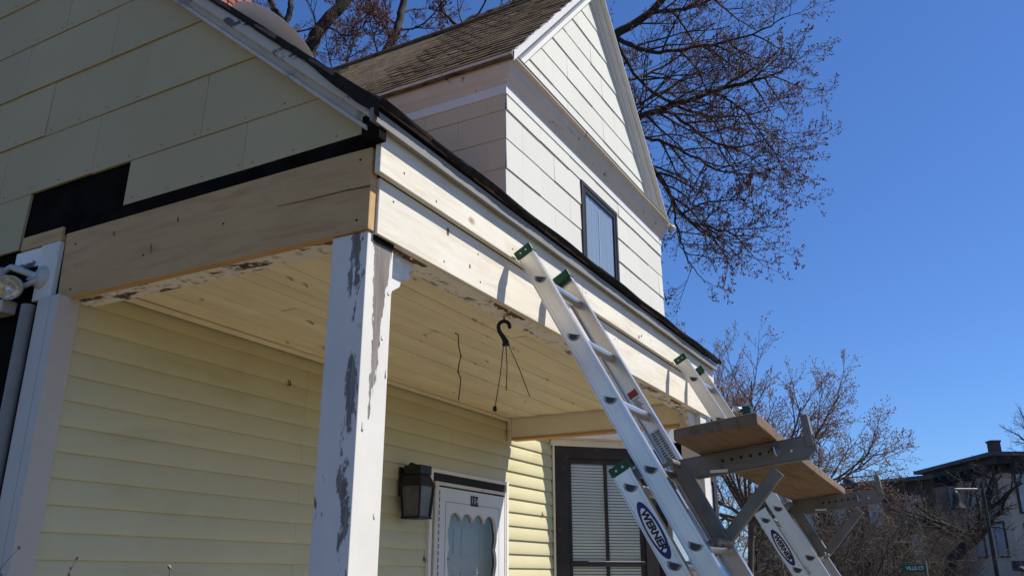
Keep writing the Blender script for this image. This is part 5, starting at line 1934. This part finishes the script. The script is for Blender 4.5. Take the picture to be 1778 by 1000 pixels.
# ---- street lamp with bell-shaped hanging head
sl = at(1732, 1000, 33)
lamp = thing('street_lamp', (sl.x, sl.y, G), 'dark street lamp post with bell shaped head on a side arm', 'street lamp')
ztop = at(1703, 838, 33).z
MB().tube([(sl.x, sl.y, G), (sl.x, sl.y, ztop * 0.6), (sl.x, sl.y, ztop)], [0.10, 0.075, 0.06], 10).build('pole', M['black_metal'], lamp)
za_ = at(1703, 849, 33).z
ae = Vector((sl.x, sl.y, za_)) - cR * 1.05
MB().tube([Vector((sl.x, sl.y, za_)), ae], 0.045, 8).build('arm', M['galv'], lamp)
MB().tube([ae, ae + Vector((0, 0, -0.12))], 0.03, 8).build('stem', M['black_metal'], lamp)
MB().lathe([(0.05, 0.05), (0.11, 0.0), (0.14, -0.12), (0.17, -0.30), (0.20, -0.45), (0.30, -0.60), (0.32, -0.66), (0.0, -0.64)], ae + Vector((0, 0, -0.1)), 16).build('lamp_head', M['black_metal'], lamp)

# ---- street name sign
sg = at(1610, 1000, 24)
zs_ = at(1590, 986, 24).z
sign = thing('street_sign', (sg.x, sg.y, G), 'green street name sign with white letters at the bottom right', 'street sign')
MB().tube([(sg.x, sg.y, G), (sg.x, sg.y, zs_ + 0.2)], 0.035, 8).build('post', M['galv'], sign)
cS = Vector((sg.x, sg.y, zs_)) - cR * 0.34 - FH * 0.05
pb = MB()
pb.hexa([cS + cR * a + FH * b_ + Vector((0, 0, c)) for (a, b_, c) in ((-.31, 0, -.095), (.31, 0, -.095), (.31, .02, -.095), (-.31, .02, -.095), (-.31, 0, .095), (.31, 0, .095), (.31, .02, .095), (-.31, .02, .095))])
plate = pb.build('plate', M['sign_green'], sign)
text('lettering', 'VILLE CT', 0.125, M['label_grey'], plate, cS + cR * 0.02, cR, (0, 0, 1), bold=0.004, lift=0.004)

# ================================================================== hedge tips below the porch
prm_h = [
    dict(seg=6, wig=0.07, up=0.05, tip=0.4, sides=4, kids=5, t0=0.3, ang=(15, 40), len=(0.25, 0.5), rmax=0.006),
    dict(seg=4, wig=0.10, up=0.08, tip=0.5, sides=3, kids=3, t0=0.3, ang=(15, 40), len=(0.25, 0.5), rmax=0.003, buds=1, bs=0.004),
    dict(seg=3, wig=0.10, up=0.08, tip=0.5, sides=3, kids=0, t0=0.3, ang=(15, 40), len=(0.3, 0.5), rmax=0.002, buds=1, bs=0.004),
]
for i, (xx, yy, lab, hh) in enumerate([(1.62, 3.05, 'dry twiggy shrub tips below the left white corner trim', 1.30), (1.62, 2.55, 'dry twiggy shrub tips in the middle of the yellow siding', 1.34), (1.62, 1.95, 'dry twiggy shrub tips left of the peeling porch post', 1.30)]):
    bare_tree('dry_shrub', (xx, yy, G), lab, 'shrub', 'dry shrubs along the porch side', 70 + i, 9, hh, 0.007, (72, 88), prm_h, (M['twig_tan'], M['twig_tan'], M['twig_tan']), budmat=M['bud_tan'])
